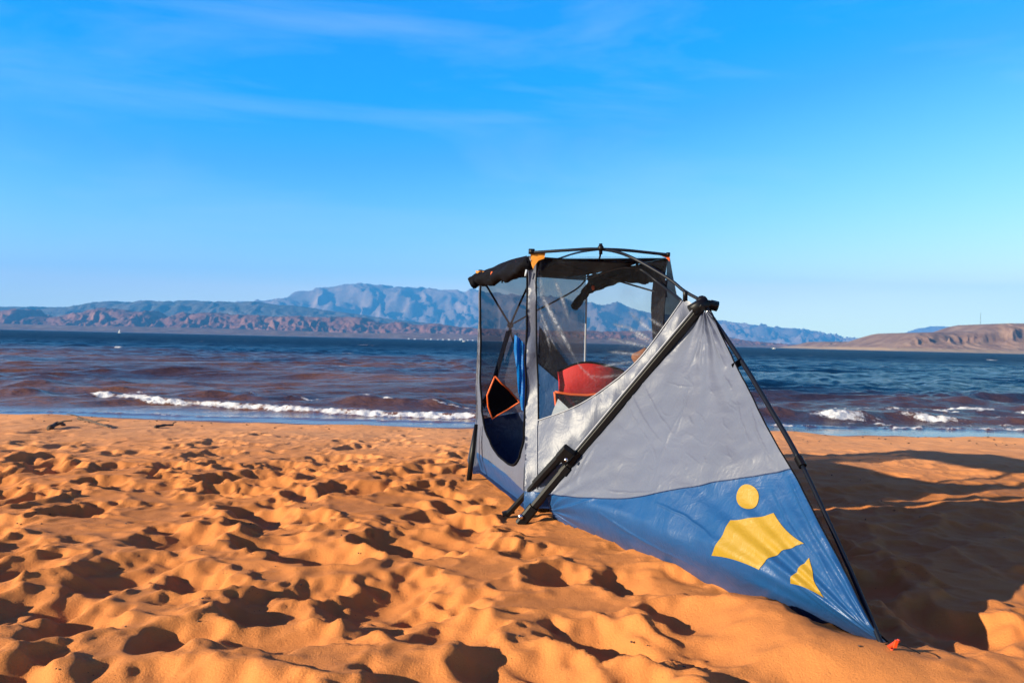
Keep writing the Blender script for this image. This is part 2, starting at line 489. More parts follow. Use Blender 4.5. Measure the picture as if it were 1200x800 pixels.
# ------------------------------------------------------------------ camera
cd = bpy.data.cameras.new('camera'); cam = bpy.data.objects.new('camera', cd); COL.objects.link(cam)
cd.lens = LENS; cd.sensor_width = 36; cd.clip_start = .05; cd.clip_end = 60000
cam.matrix_world = Matrix(((CR, -SR, 0, 0), (0, 0, -1, 0), (SR, CR, 0, CAM_H), (0, 0, 0, 1)))
cd.dof.use_dof = True; cd.dof.focus_distance = 4.3; cd.dof.aperture_fstop = 5.0
S.camera = cam
S.view_settings.view_transform = 'Standard'; S.view_settings.look = 'None'
S.view_settings.exposure = 1.5; S.view_settings.gamma = 1; S.view_settings.use_curve_mapping = False
S.render.resolution_x, S.render.resolution_y = 1024, 682
S.cycles.use_denoising = True
S.cycles.max_bounces = 8; S.cycles.transparent_max_bounces = 16; S.cycles.volume_bounces = 0
S.cycles.sample_clamp_indirect = 4

# ------------------------------------------------------------------ tent anchor points
A0 = P(563, 320, 7.2); B0 = P(620, 299, 5.62); C0 = P(782, 300, 5.5)
TOP = 1.81
A = Vector((A0.x, A0.y, 0)); B = Vector((B0.x, B0.y, 0)); C = Vector((C0.x, C0.y, 0)); D = A + C - B
def up(p, z): return Vector((p.x, p.y, z))
LEG = gnd(612, 610, 0.0)                     # foot of the thick leg
TIP = gnd(1029, 753, 0.07)                   # pegged tip of the wing
HUB = P(823, 359, 4.95)                      # knuckle joint
WATER_Z = -.16
SHORE_Y = 12.55

# ------------------------------------------------------------------ sand
def axis(lo, hi, dlo, dhi, d0, grow, dmax):
    mid = list(np.arange(dlo, dhi, d0))
    a = []; x = dhi; d = d0
    while x < hi: a.append(x); d = min(d * grow, dmax(x)); x += d
    b = []; x = dlo - d0; d = d0
    while x > lo: b.append(x); d = min(d * grow, dmax(x)); x -= d
    return np.array(b[::-1] + mid + a + [hi])
xs = axis(-400, 400, -3.2, 3.6, .015, 1.004, lambda x: .035 if abs(x) < 12 else (.25 if abs(x) < 20 else 12) if abs(x) < 12 else 1e9)
xs = [-3.2]; 
def build_axis(start, end, fn):
    v = [start]
    while v[-1] < end: v.append(v[-1] + fn(v[-1]))
    return np.array(v)
def dxf(x):
    a = abs(x - .3)
    return .0155 if a < 3.6 else min(.0155 + (a - 3.6) * .0035, .045) if a < 12 else min(.045 * 1.12 ** ((a - 12) * 4), 10) if a < 40 else 12
def dyf(y):
    if y < 2.2: return min(.02 + (2.2 - y) * .25, 4)
    return .0145 if y < 5 else .0145 + (y - 5) * .0035 if y < 14 else .4
XP = build_axis(.3, 400, dxf); XN = -build_axis(-.3, 400, lambda x: dxf(-x)) 
xs = np.unique(np.concatenate([XN, XP])); xs = xs[np.concatenate([[True], np.diff(xs) > .008])]
yb = [2.2]
while yb[-1] > -120: yb.append(yb[-1] - dyf(yb[-1] - 1e-3))
ys = np.concatenate([np.array(yb[::-1][:-1]), build_axis(2.2, 18, dyf)])
SX, SY = np.meshgrid(xs, ys)
SZ = fbm(SX * .55, SY * .55, 3, 3) * .035
amp = np.ones_like(SZ)
# footprints, stamped one over the other
def stamp(cx, cy, a, asp, th, dep, rim=.30):
    m = a * asp * 2.1
    i0, i1 = np.searchsorted(xs, [cx - m, cx + m]); j0, j1 = np.searchsorted(ys, [cy - m, cy + m])
    if i1 - i0 < 3 or j1 - j0 < 3: return
    x = SX[j0:j1, i0:i1] - cx; y = SY[j0:j1, i0:i1] - cy
    u = (x * math.cos(th) + y * math.sin(th)) / (a * asp); v = (-x * math.sin(th) + y * math.cos(th)) / a
    wob = 1 + .30 * pn(x * 5 / a * .35 + cx * 9, y * 5 / a * .35 + cy * 9, 2)
    r = np.sqrt(u * u + v * v) * wob
    h = SZ[j0:j1, i0:i1]
    wgt = sstep(1.35, .55, r)
    lvl = float((h * wgt).sum() / max(wgt.sum(), 1e-6))
    flat = lvl + (h - lvl) * .35
    h2 = h + (flat - h) * sstep(1.25, .6, r)
    bowl = lvl + dep * (r * r - 1.0) * .9
    bowl2 = np.minimum(h2, bowl)
    k = .006
    hh = np.clip(.5 + .5 * (h2 - bowl) / k, 0, 1)
    sm = h2 * (1 - hh) + bowl * hh - k * hh * (1 - hh)
    ang = np.arctan2(v, u)
    sm = sm + rim * dep * np.exp(-((r - 1.12) / .24) ** 2) * (.6 + .5 * np.cos(ang - cx * 7 - cy * 3))
    SZ[j0:j1, i0:i1] = sm
rr = random.Random(5)
def density(x, y):
    d = 1.0
    if y > 8.5: d *= max(.35, 1 - (y - 8.5) * .2)
    return d
def damp(x, y):
    k = 1.0
    if y > 7: k *= max(.22, 1 - (y - 7) * .17)
    if x > 1.9 + (y - 4) * .15 and y > 3.6: k *= .42
    return k
for i in range(2700):
    x = rr.uniform(-9.5, 11.5); y = rr.uniform(.8, 12.0)
    if rr.random() > density(x, y) * (.62 if y < 4.5 else .85 if y < 6 else 1.0): continue
    a = rr.choice([rr.uniform(.06, .10), rr.uniform(.12, .19), rr.uniform(.17, .27)])
    a *= max(.45, 1 - max(0, y - 4.2) * .095)
    asp = rr.uniform(1.05, 2.1); th = rr.gauss(.35, .75)
    stamp(x, y, a, asp, th, min(.095, a * rr.uniform(.34, .62)) * damp(x, y), rr.uniform(.15, .45))
for i in range(1300):                                   # small scuffs and toe marks
    x = rr.uniform(-8, 9); y = rr.uniform(2, 12.3)
    a = rr.uniform(.018, .045)
    stamp(x, y, a, rr.uniform(1, 2.2), rr.uniform(0, 3.14), a * rr.uniform(.2, .5) * min(1, damp(x, y) * 1.4), .5)
# wind softening of the sharpest edges
for _ in range(1):
    Z2 = SZ.copy()
    Z2[1:-1, 1:-1] = .4 * SZ[1:-1, 1:-1] + .15 * (SZ[:-2, 1:-1] + SZ[2:, 1:-1] + SZ[1:-1, :-2] + SZ[1:-1, 2:])
    SZ = Z2
# wind ripples, mostly in the calmer sand to the right
rp = np.sin((SY * 11 + fbm(SX * 1.3, SY * 1.3, 3, 9) * 3.2) + SX * 1.5)
SZ += rp * .0055 * sstep(1.2, 3.0, SX) * sstep(2.6, 4.2, SY) * (0.6 + .4 * pn(SX, SY, 8))
SZ += fbm(SX * 5, SY * 5, 4, 5) * .0045
cw = fbm(SX * 1.1, SY * 1.1, 3, 70) * .5
rd = 1 - np.abs(fbm(SX * 1.5 + cw, SY * 2.3 + cw * 1.3, 3, 71, .45)) * 2.2
SZ += np.clip(rd, 0, 1) ** 2 * .013 * (1 - .75 * sstep(8.5, 11.5, SY)) * (1 - .6 * sstep(1.5, 3, SX) * sstep(3.3, 4.2, SY))
near = sstep(-30, -5, SY)
# drifted mound that buries the hem near the tip
def gauss2(cx, cy, sx, sy, th, h):
    x = SX - cx; y = SY - cy
    u = (x * math.cos(th) + y * math.sin(th)) / sx; v = (-x * math.sin(th) + y * math.cos(th)) / sy
    return h * np.exp(-(u * u + v * v))
hemth = math.atan2(TIP.y - LEG.y, TIP.x - LEG.x)
damp_m = gauss2(1.14, 3.25, .75, .34, hemth, 1.0)
SZ = SZ * (1 - .75 * np.clip(damp_m, 0, 1)) + gauss2(1.12, 3.42, .55, .22, hemth, .085)
SZ += gauss2(2.2, 3.2, .9, .35, .2, .05)
# keep the ground low and calm under the cloth so that hem and feet show
def seg_damp(a, b, wd, target, keep=.35):
    global SZ
    d = Vector((b.x - a.x, b.y - a.y)); L2 = d.length_squared
    t_ = np.clip(((SX - a.x) * d.x + (SY - a.y) * d.y) / L2, 0, 1)
    dist = np.hypot(SX - a.x - t_ * d.x, SY - a.y - t_ * d.y)
    k = np.exp(-(dist / wd) ** 2)
    SZ = SZ * (1 - k * (1 - keep)) + target * k * (1 - keep)
mid = LEG.lerp(TIP, .62)
seg_damp(LEG, mid, .16, -.012)
seg_damp(A, B, .18, -.012); seg_damp(B, LEG, .14, -.012)
tk = np.exp(-(((SX - TIP.x - .02) / .34) ** 2 + ((SY - TIP.y + .02) / .30) ** 2))
SZ = SZ * (1 - .9 * tk) + .060 * .9 * tk + .035 * np.exp(-(((SX - 1.22) / .30) ** 2 + ((SY - 3.05) / .16) ** 2))
inb = (SX > -.4) & (SX < 1.2) & (SY > 5.5) & (SY < 7.2)
SZ = np.where(inb, np.minimum(SZ, .0), SZ)
# shore profile
shore = SHORE_Y + fbm(SX * .16, SX * 0 + 3.3, 3, 4) * .40 + fbm(SX * .9, SX * 0 + 7.3, 3, 14) * .14 - .35 * np.exp(-((SX + 7.5) / 1.6) ** 2) + .0 * SX
prof = np.where(SY < shore, -.16 * sstep(-4.2, .0, SY - shore) ** 1.2, -.16 - .10 * (SY - shore))
berm = .05 * np.exp(-((SY - shore + .9) / .5) ** 2) * (1 + .6 * pn(SX * .8, SY * .2, 6))
SZ = SZ * (1 - .8 * sstep(-1.2, -.1, SY - shore)) + prof + berm + .11 * np.exp(-(((SX + 8.6) / 2.6) ** 2 + ((SY - 11.7) / .6) ** 2))
wet = sstep(-.60, -.15, SY - shore + .12 * pn(SX * 2, SY * 2, 2))
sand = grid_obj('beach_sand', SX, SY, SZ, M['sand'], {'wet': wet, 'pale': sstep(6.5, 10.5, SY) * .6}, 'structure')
sand['label'] = 'orange sand beach covered in wind-softened footprints'
def sand_z(x, y):
    i = min(max(np.searchsorted(xs, x), 1), len(xs) - 1); j = min(max(np.searchsorted(ys, y), 1), len(ys) - 1)
    return float(SZ[j, i])

# ------------------------------------------------------------------ lake
yl = [SHORE_Y - 1.2]
while yl[-1] < 6500: yl.append(yl[-1] + (.045 if yl[-1] < 22 else .045 * (yl[-1] / 22) ** 1.5))
yl = np.array(yl); print('water rows', len(yl))
uu = np.linspace(-1, 1, 1001)
WY = np.repeat(yl[:, None], len(uu), 1); WX = uu[None, :] * (WY * .80 + 8) + .0
# sweep the sheet wider far out so that it also fills views from the side
WX = WX * (1 + .6 * sstep(200, 3000, WY))
dY = np.gradient(yl)[:, None]; dX = (WX[:, 1] - WX[:, 0])[:, None]
spc = np.maximum(dY, dX)
Hh = np.zeros_like(WX); rw = random.Random(3)
warpx = pn(WX * .05, WY * .05, 21) * 5; warpy = pn(WX * .06, WY * .06, 22) * 5
for k in range(44):
    lam = 10 ** rw.uniform(math.log10(.45), math.log10(7.5))
    th = rw.gauss(-math.pi / 2 + .25, .45)
    kx, ky = math.cos(th) * 2 * math.pi / lam, math.sin(th) * 2 * math.pi / lam
    am = .0125 * lam ** .75
    ph = kx * (WX + warpx) + ky * (WY + warpy) + rw.random() * 6.28
    env = .55 + .45 * pn(WX / lam / 3.1 + k, WY / lam / 4.3, 30 + k)
    wv = (1 - np.abs(np.sin(ph / 2))) * 2 - .73
    Hh += am * env * wv * sstep(2.2, 4.5, lam / spc)
calm = 1 - sstep(.7, 2.6, WY - SHORE_Y + .5 * pn(WX * .5, WY * .5, 77))
Hh *= .07 + .93 * sstep(.7, 4.2, WY - SHORE_Y)
foam = np.zeros_like(WX)
def breaker(pts, h, wd, f=1.0, fw=.25, fo=-.12, rag=.25):
    """a small breaking wave along a line of (px, py) places on the water"""
    global Hh, foam
    q = [gnd(a, b, WATER_Z) for a, b in pts]
    x = np.array([p.x for p in q]); y = np.array([p.y for p in q])
    yc = np.interp(WX, x, y) + .18 * pn(WX * .9, WY * 0 + h * 50, 40) + .07 * pn(WX * 3.1, WY * 0 + h, 41)
    e = sstep(x[0] - .2, x[0] + .7, WX) * (1 - sstep(x[-1] - .7, x[-1] + .2, WX))
    d = WY - yc
    Hh += h * e * np.where(d < 0, np.exp(-(d / (wd * .45)) ** 2), np.exp(-(d / wd) ** 2)) * (.8 + .3 * pn(WX * 1.7, WY, 43))
    if f:
        fe = e * f * np.exp(-((d - fo) / fw) ** 2) * (.95 + rag * 1.3 * pn(WX * 2.2, WY * 2.5, 44))
        foam = np.maximum(foam, fe)
        Hh += fe * .05 * (pn(WX * 7, WY * 9, 45) + .3 * pn(WX * 17, WY * 19, 46))
breaker([(92, 464), (160, 469), (250, 475), (330, 480), (420, 485), (500, 488), (640, 492)], .10, .45, .92, .18, -.15, .6)
breaker([(935, 490), (960, 490.5), (1000, 490.5), (1036, 491)], .13, .5, .95, .24, -.14, .55)
breaker([(1025, 476), (1080, 479), (1140, 480), (1260, 482)], .10, .5, 1.0, .24, -.13, .5)
breaker([(1040, 489), (1070, 490), (1110, 492), (1150, 494)], .11, .4, .8, .24, -.12, .5)
breaker([(1135, 493), (1170, 494), (1240, 496)], .14, .5, .55, .12, .12, .6)
breaker([(700, 489), (860, 490), (900, 490), (950, 490.5)], .18, .5, 0)
breaker([(-120, 460), (0, 461), (70, 462)], .15, .7, .2, .1, .1)
breaker([(190, 466), (260, 468), (330, 472)], .14, .7, 0)
breaker([(380, 473), (450, 475), (540, 477)], .18, .7, 0)
breaker([(1040, 466), (1120, 468), (1260, 468)], .24, .9, .3, .10, .15)
breaker([(880, 498), (960, 499), (1060, 502), (1260, 505)], .04, .3, .52, .10, -.05, .8)
breaker([(-80, 481), (100, 484), (300, 490), (620, 496)], .02, .2, .42, .04, 0, 1.1)
breaker([(120, 458), (300, 468), (470, 476), (600, 481)], .05, .5, .38, .07, .0, 1.9)
breaker([(900, 484), (1000, 484), (1120, 486), (1260, 488)], .04, .4, .42, .10, .0, 1.9)
breaker([(960, 494), (1060, 496), (1160, 499), (1260, 500)], .03, .3, .45, .09, .0, 1.6)
# whitecaps scattered over the open lake, where crests stand highest
wc = pn(WX * .35, WY * .16, 50)
cap = sstep(.62, .80, wc) * sstep(.02, .09, Hh) * sstep(18, 30, WY) * (1 - sstep(700, 1600, WY))
foam = np.maximum(foam, cap * .85)
lim = 26 + 40 * sstep(7, -6, WX)
lo_ = .72 - .35 * sstep(-4, 6, WX)
sed = 1 - sstep(lo_, 1.12, WY / (lim * (1 + .22 * pn(WX * .05, WY * .04, 60) + .10 * pn(WX * .3, WY * .12, 61))))
sed = np.clip(sed * (.72 + .6 * pn(WX * .12, WY * .22, 62)) * (1 - .12 * sstep(0, 5, WX)) * (1 - .45 * sstep(20, 60, WY)), 0, 1)
far = sstep(25, 160, WY)
lake = grid_obj('lake_water', WX, WY, Hh + WATER_Z, M['water'], {'foam': foam, 'sed': sed, 'calm': calm, 'far': far}, 'structure')
lake['label'] = 'choppy lake, red-brown near the beach and teal farther out'

# ------------------------------------------------------------------ far shore, hills and mountains
def rng(name, pts, Dn, W, mat, seed, gul=1.0, flat_top=False, nx=520, ny=110, base=-3.0, rough=.35, foot=0.0, label=None, ext=0):
    px = [p[0] for p in pts]; q = [P(a, b, Dn + W * .5) for a, b in pts]
    x = np.array([p.x for p in q]); z = np.array([p.z for p in q])
    U = np.linspace(x[0], x[-1], nx); V = np.linspace(0, 1, ny)
    X, Vv = np.meshgrid(U, V); Y = Dn + W * Vv
    # follow straight sight-independent strips: the range runs across, spurs run down towards the lake
    top = np.interp(X, x, z)
    sc = z.max()
    wx = .55 * fbm(X / (sc * 1.1), Y / (sc * 1.1), 3, seed + 9); wy = .55 * fbm(X / (sc * 1.2) + 9, Y / (sc * 1.2), 3, seed + 5)
    r1 = ridged(X / (sc * 1.5) + wx + seed, Y / (sc * 2.2) + wy, 7, seed)
    r2 = ridged(X / (sc * .45) + wx * 2, Y / (sc * .6) + wy * 2, 5, seed + 11)
    sp = ridged(X / (sc * .8) + seed * 3 + wx * 1.3, Vv * 1.6 + wy, 6, seed + 3)
    if flat_top:
        g = sstep(0, .34, Vv + .05 * pn(X / (sc * 1.5), Vv * 2, seed) + .06 * (sp - .5))
        cliff = np.where(g > .8, 1.0, g * 1.0)
        prof_ = .10 * sstep(0, .06, Vv) + .72 * g ** 1.25 + .18 * sstep(.70, .80, g)
    else:
        prof_ = sstep(foot, .5, Vv) ** (1.25)
    prof_ = np.where(Vv > .62, prof_ * (1 - .5 * sstep(.62, 1, Vv)), prof_)
    er = gul * (1 - prof_) * 1.2 + .12 * gul * (0 if flat_top else 1)
    h = top * prof_ * (1 - er * (.55 - .5 * sp)) * (1 - rough * (1 - prof_) * (.75 - r1))
    h = h + sc * (.05 if flat_top else .16) * (r2 - .55) * np.clip(prof_ * (1 - prof_) * 4, 0, 1) ** .7 * gul + (0 if flat_top else sc * .03 * (r2 - .55) * prof_)
    if foot > 0:
        h = h + sc * .05 * sstep(0, foot, Vv) * r1
    edge = sstep(0, .03, (X - x[0]) / (x[-1] - x[0])) * (1 - sstep(.97, 1, (X - x[0]) / (x[-1] - x[0]))) if not ext else 1
    h = base + (h - base) * edge
    h[0, :] = base; h[-1, :] = base
    o = grid_obj(name, X, Y, h, mat, None, 'structure')
    if label: o['label'] = label
    return o
m_big = rock_mat('mountain_rock', (.08, .06, .055), (.20, .14, .12), (.36, .25, .20), .0016)
m_mid = rock_mat('dark_ridge_rock', (.05, .05, .05), (.09, .08, .075), (.15, .11, .09), .002)
m_red = rock_mat('red_rock', (.09, .035, .03), (.19, .075, .055), (.36, .18, .13), .004)
m_mesa = rock_mat('mesa_rock', (.12, .065, .05), (.24, .15, .11), (.34, .23, .16), .012, 0, (.30, .21, .13), 12)
m_flat = rock_mat('shore_flats', (.10, .055, .05), (.17, .095, .075), (.28, .19, .15), .006)
rng('mountain_range', [(-500, 368), (-200, 366), (0, 366), (150, 362), (250, 356), (300, 351), (312, 348), (322, 345), (345, 340), (370, 336), (392, 331), (404, 327.5), (420, 327.5), (440, 330), (455, 332), (470, 334), (480, 332.5), (495, 333), (510, 335), (535, 336), (560, 337), (600, 340), (650, 344), (688, 349), (705, 353), (722, 352), (738, 356), (752, 361), (772, 364), (810, 369), (850, 376), (868, 377), (885, 380), (930, 384.5), (955, 388), (985, 394), (1010, 396.5), (1080, 400), (1200, 405)],
    15000, 7400, m_big, 3, 2.1, nx=900, ny=190, rough=.5, label='high blue desert mountain across the lake', ext=1)
rng('dark_ridge', [(-500, 350), (-200, 355), (0, 358.5), (30, 359.5), (48, 358.5), (60, 359.5), (95, 357), (112, 353.5), (120, 353), (135, 351.5), (148, 354.5), (158, 352), (172, 350.5), (180, 352), (195, 352), (212, 349), (222, 349.5), (240, 352.5), (262, 352), (275, 353.5), (300, 352), (320, 355), (350, 358), (400, 365), (450, 372), (520, 380), (580, 388), (700, 392), (780, 396)],
    9500, 4000, m_mid, 5, 1.0, nx=700, ny=120, rough=.3, label='low dark ridge below the blue mountain')
rng('red_rock_hills', [(-300, 366), (-60, 371), (-5, 366), (15, 361), (24, 361), (32, 371), (65, 371), (80, 368), (100, 364), (112, 361), (124, 360), (138, 362), (150, 364), (162, 366), (172, 363), (178, 367), (186, 372), (200, 371), (207, 366), (214, 365), (224, 369), (230, 366), (238, 365), (250, 366), (262, 367), (278, 368), (300, 369), (325, 371), (345, 369), (370, 372), (400, 370), (425, 371), (436, 376), (450, 378), (470, 377), (490, 380), (505, 379), (515, 379), (535, 383), (560, 384), (600, 386), (700, 388), (780, 388), (840, 392), (870, 399), (920, 404), (960, 406)],
    6800, 2000, m_red, 9, 1.9, nx=900, ny=150, rough=.9, foot=.12, label='pink and red rock hills on the far shore')
rng('shore_flats', [(-500, 377), (-100, 378), (0, 379), (120, 382), (240, 384), (300, 386), (420, 390), (500, 390), (600, 394), (760, 398), (860, 403), (960, 407)],
    5600, 1400, m_flat, 12, .8, nx=500, ny=60, rough=.5, label='pale low flats along the far shore')
rng('distant_peak', [(1040, 395), (1072, 389), (1085, 384), (1096, 381.5), (1106, 381), (1118, 382.5), (1135, 381), (1160, 384), (1220, 390), (1400, 398)],
    18500, 3500, m_big, 15, 1.0, nx=260, ny=60, label='faint blue peak far behind the mesa', ext=1)
rng('small_mesa', [(900, 409), (938, 407.3), (948, 403.5), (957, 400.5), (980, 400.3), (992, 400.3), (1000, 401.6), (1010, 404), (1025, 409.5)],
    3600, 700, m_mesa, 17, .25, True, nx=260, ny=80, rough=.2, label='small dark flat-topped hill on the shore')
rng('mesa', [(985, 410.5), (1000, 407.5), (1015, 403), (1028, 398), (1040, 392.5), (1046, 390.5), (1060, 390), (1075, 389.6), (1100, 389.8), (1118, 388.8), (1126, 386), (1136, 382), (1144, 380.2), (1160, 379.6), (1180, 379.8), (1200, 379.5), (1260, 380), (1330, 383), (1500, 384), (1800, 392)],
    2500, 900, m_mesa, 19, .28, True, nx=800, ny=160, rough=.16, label='brown flat-topped mesa with pale sandy foot, right')

# ------------------------------------------------------------------ haze
hz = MB(); x0, x1, y0, y1, z0, z1 = -24000, 24000, -1500, 22600, -12, 1900
hz.add([(x0, y0, z0), (x1, y0, z0), (x1, y1, z0), (x0, y1, z0), (x0, y0, z1), (x1, y0, z1), (x1, y1, z1), (x0, y1, z1)],
       [[0, 3, 2, 1], [4, 5, 6, 7], [0, 1, 5, 4], [1, 2, 6, 5], [2, 3, 7, 6], [3, 0, 4, 7]])
hm = bpy.data.materials.new('haze'); hm.use_nodes = True; hm.node_tree.nodes.clear()
ho = hm.node_tree.nodes.new('ShaderNodeOutputMaterial'); hv = hm.node_tree.nodes.new('ShaderNodeVolumePrincipled')
hv.inputs['Color'].default_value = (.07, .42, 1.0, 1); hv.inputs['Density'].default_value = 5.4e-5; hv.inputs['Anisotropy'].default_value = 0.0
hm.node_tree.links.new(hv.outputs[0], ho.inputs['Volume'])
hb = hz.build('haze', hm, None, False); hb['kind'] = 'stuff'; hb['label'] = 'thin blue air haze over the lake'

# ------------------------------------------------------------------ lake shore details: boats, houses, mast
def boat(name, px, py, Y, L, sail, label):
    p = gnd(px, py, WATER_Z) if Y is None else P(px, py, Y)
    e = empty(name, (p.x, p.y, WATER_Z), label, 'boat')
    vs, fs = [], []
    n = 9
    for i in range(n):
        t_ = i / (n - 1); x = (t_ - .5) * L; wd = L * .16 * math.sin(math.pi * min(1, .25 + .75 * (1 - t_))) ** .8 * (1 if i < n - 1 else .05)
        vs += [(x, -wd, L * .13 + .03 * L * t_), (x, 0, -.05 * L), (x, wd, L * .13 + .03 * L * t_)]
    for i in range(n - 1):
        a = i * 3; b = a + 3
        fs += [[a, b, b + 1, a + 1], [a + 1, b + 1, b + 2, a + 2], [a, a + 2, b + 2, b]]
    fs += [[0, 1, 2]]
    o = Vector((p.x, p.y, WATER_Z))
    obj('hull', [Vector(v) + o for v in vs], fs, M['white_paint'], e)
    if sail:
        MB().tube([o + Vector((0, 0, 0)), o + Vector((0, 0, L * 1.35))], L * .012, 8).build('mast', M['white_paint'], e)
        sv = []; sf = []
        for i in range(7):
            h = i / 6
            for k in range(5):
                t_ = k / 4; sv.append(o + Vector((-t_ * L * .45 * (1 - h), .04 * L * math.sin(math.pi * t_) * (1 - h), L * .2 + h * L * 1.12)))
        for i in range(6):
            for k in range(4): sf.append([i * 5 + k, i * 5 + k + 1, i * 5 + k + 6, i * 5 + k + 5])
        obj('sail', sv, sf, M['white_paint'], e)
    else:
        b_ = MB().bar(o + Vector((-L * .2, 0, L * .2)), o + Vector((L * .1, 0, L * .2)), L * .2, L * .16, (0, 1, 0)); b_.build('cabin', M['white_paint'], e)
        MB().bar(o + Vector((-L * .15, 0, L * .22)), o + Vector((L * .106, 0, L * .22)), L * .208, L * .05, (0, 1, 0)).build('windscreen', M['glass_dark'], e)
    return e
boat('sailboat', 140, 388, 1150, 4.4, True, 'tiny white sailboat far out on the left side of the lake')
boat('motorboat', 907, 409, 900, 4.6, False, 'small white motorboat on the lake right of the tent')
boat('motorboat', 543.5, 401, 800, 3.6, False, 'small white motorboat on the lake just left of the tent')

hr = random.Random(9)
hlab = ['smallest', 'second', 'third']
hx = [(479, 396.6, 9), (486, 396.8, 12), (499, 397, 8), (505, 397.2, 10), (513, 397.4, 9), (519, 397.6, 12), (526, 397.8, 15), (533, 398, 9), (540, 397, 20), (541, 398.4, 12), (548, 398.3, 11), (554, 398.4, 12)]
for i, (px, py, wdt) in enumerate(hx):
    p = P(px, py, 5540)
    e = empty('lakeside_house', (p.x, p.y, -2), 'white house among the row on the far shore left of the tent', 'house', 'white houses along the far shore')
    o = Vector((p.x, p.y, -2)); hh = hr.uniform(6, 10) + (6 if wdt > 18 else 0); dd = 8
    MB().bar(o + Vector((-wdt / 2, 0, hh / 2)), o + Vector((wdt / 2, 0, hh / 2)), dd, hh, (0, 1, 0), .01).build('wall', M['white_paint'], e, False)
    a = o + Vector((-wdt / 2 - .4, 0, hh)); 
    vs = [a + Vector((0, -dd / 2 - .4, .02)), a + Vector((wdt + .8, -dd / 2 - .4, .02)), a + Vector((wdt + .8, dd / 2 + .4, .02)), a + Vector((0, dd / 2 + .4, .02)), a + Vector((0, 0, 2)), a + Vector((wdt + .8, 0, 2))]
    obj('roof', vs, [[0, 1, 5, 4], [2, 3, 4, 5], [0, 4, 3], [1, 2, 5], [0, 3, 2, 1]], M['roof_tile'], e, False)
# radio mast on the mesa
p = P(1149, 380.5, 2950)
mast = empty('radio_mast', (p.x, p.y, p.z - 6), 'thin radio mast standing on the mesa top', 'mast')
mb = MB(); o = Vector((p.x, p.y, p.z - 6)); Hm = 50
for k in range(3):
    a = k * 2.094
    mb.tube([o + Vector((math.cos(a) * .9, math.sin(a) * .9, 0)), o + Vector((math.cos(a) * .3, math.sin(a) * .3, Hm))], .16, 6)
for j in range(20):
    z = Hm * j / 20; z2 = Hm * (j + 1) / 20; r_ = .9 - .6 * j / 20; r2 = .9 - .6 * (j + 1) / 20
    for k in range(3):
        a = k * 2.094; b = a + 2.094
        mb.tube([o + Vector((math.cos(a) * r_, math.sin(a) * r_, z)), o + Vector((math.cos(b) * r2, math.sin(b) * r2, z2))], .07, 4)
mb.build('lattice', M['black_metal'], mast)

# ------------------------------------------------------------------ driftwood and small debris
def branch(name, pts, r0, label, twigs):
    pts = [Vector(p) for p in pts]
    base = pts[0].copy(); e = empty(name, base, label, 'driftwood')
    n = len(pts) * 5
    sp = spline(pts, 5)
    MB().tube(sp, [r0 * (1 - .6 * i / len(sp)) * (1 + .2 * math.sin(i * 1.7)) for i in range(len(sp))], 8).build('stem', M['wood'], e)
    for a, b in twigs:
        q = sp[int(a * (len(sp) - 1))]
        MB().tube(spline([q, q + Vector(b) * .5 + Vector((0, 0, .015)), q + Vector(b)], 4), [r0 * .45 - r0 * .03 * i for i in range(9)], 6).build('twig', M['wood'], e)
    return e
def onsand(px, py, dz=.02):
    p = gnd(px, py, -.08)
    for _ in range(3): p = gnd(px, py, sand_z(p.x, p.y))
    return Vector((p.x, p.y, sand_z(p.x, p.y) + dz))
a, b = onsand(92, 497), onsand(128, 503)
branch('driftwood_branch', [a + Vector((0, 0, .06)), a.lerp(b, .4) + Vector((0, 0, .05)), b], .022, 'thin dark driftwood branch at the water edge on the far left', [(.3, (-.3, .1, .06)), (.6, (.25, -.1, .03))])
a, b = onsand(58, 503), onsand(76, 500)
branch('driftwood_branch', [a, a.lerp(b, .5) + Vector((0, 0, .04)), b], .035, 'short thick driftwood lump half buried in sand on the far left', [(.4, (.2, .0, .05))])
a, b = onsand(182, 502), onsand(203, 501)
branch('driftwood_branch', [a, a.lerp(b, .5) + Vector((0, 0, .02)), b + Vector((0, 0, .02))], .022, 'small dark stick with knobbed end at the waterline, right of the long branch', [(.9, (.05, .02, .04))])
db = MB(); dr = random.Random(21)
for i in range(260):
    x = dr.uniform(-4, 4.5); y = dr.uniform(2.7, 9)
    r_ = dr.uniform(.0025, .007)
    z = sand_z(x, y)
    db.ball((x, y, z + r_ * .4), r_, 6, (dr.uniform(.7, 1.6), dr.uniform(.7, 1.4), .7))
for i in range(150):
    x = dr.uniform(-8, 10); y = SHORE_Y - dr.uniform(.45, 1.5)
    r_ = dr.uniform(.004, .013); db.ball((x, y, sand_z(x, y) + r_ * .4), r_, 6, (dr.uniform(.8, 2.2), dr.uniform(.7, 1.4), .7))
o = db.build('grit', M['wood']); tag(o, 'dark grit and twig bits strewn on the sand', None, None, 'stuff')

# ------------------------------------------------------------------ the tent
base = Vector(((A.x + C.x) / 2, (A.y + C.y) / 2, 0))
tent = empty('tent', base, 'grey and blue pole tent with net windows, black legs and a long pegged wing', 'tent')

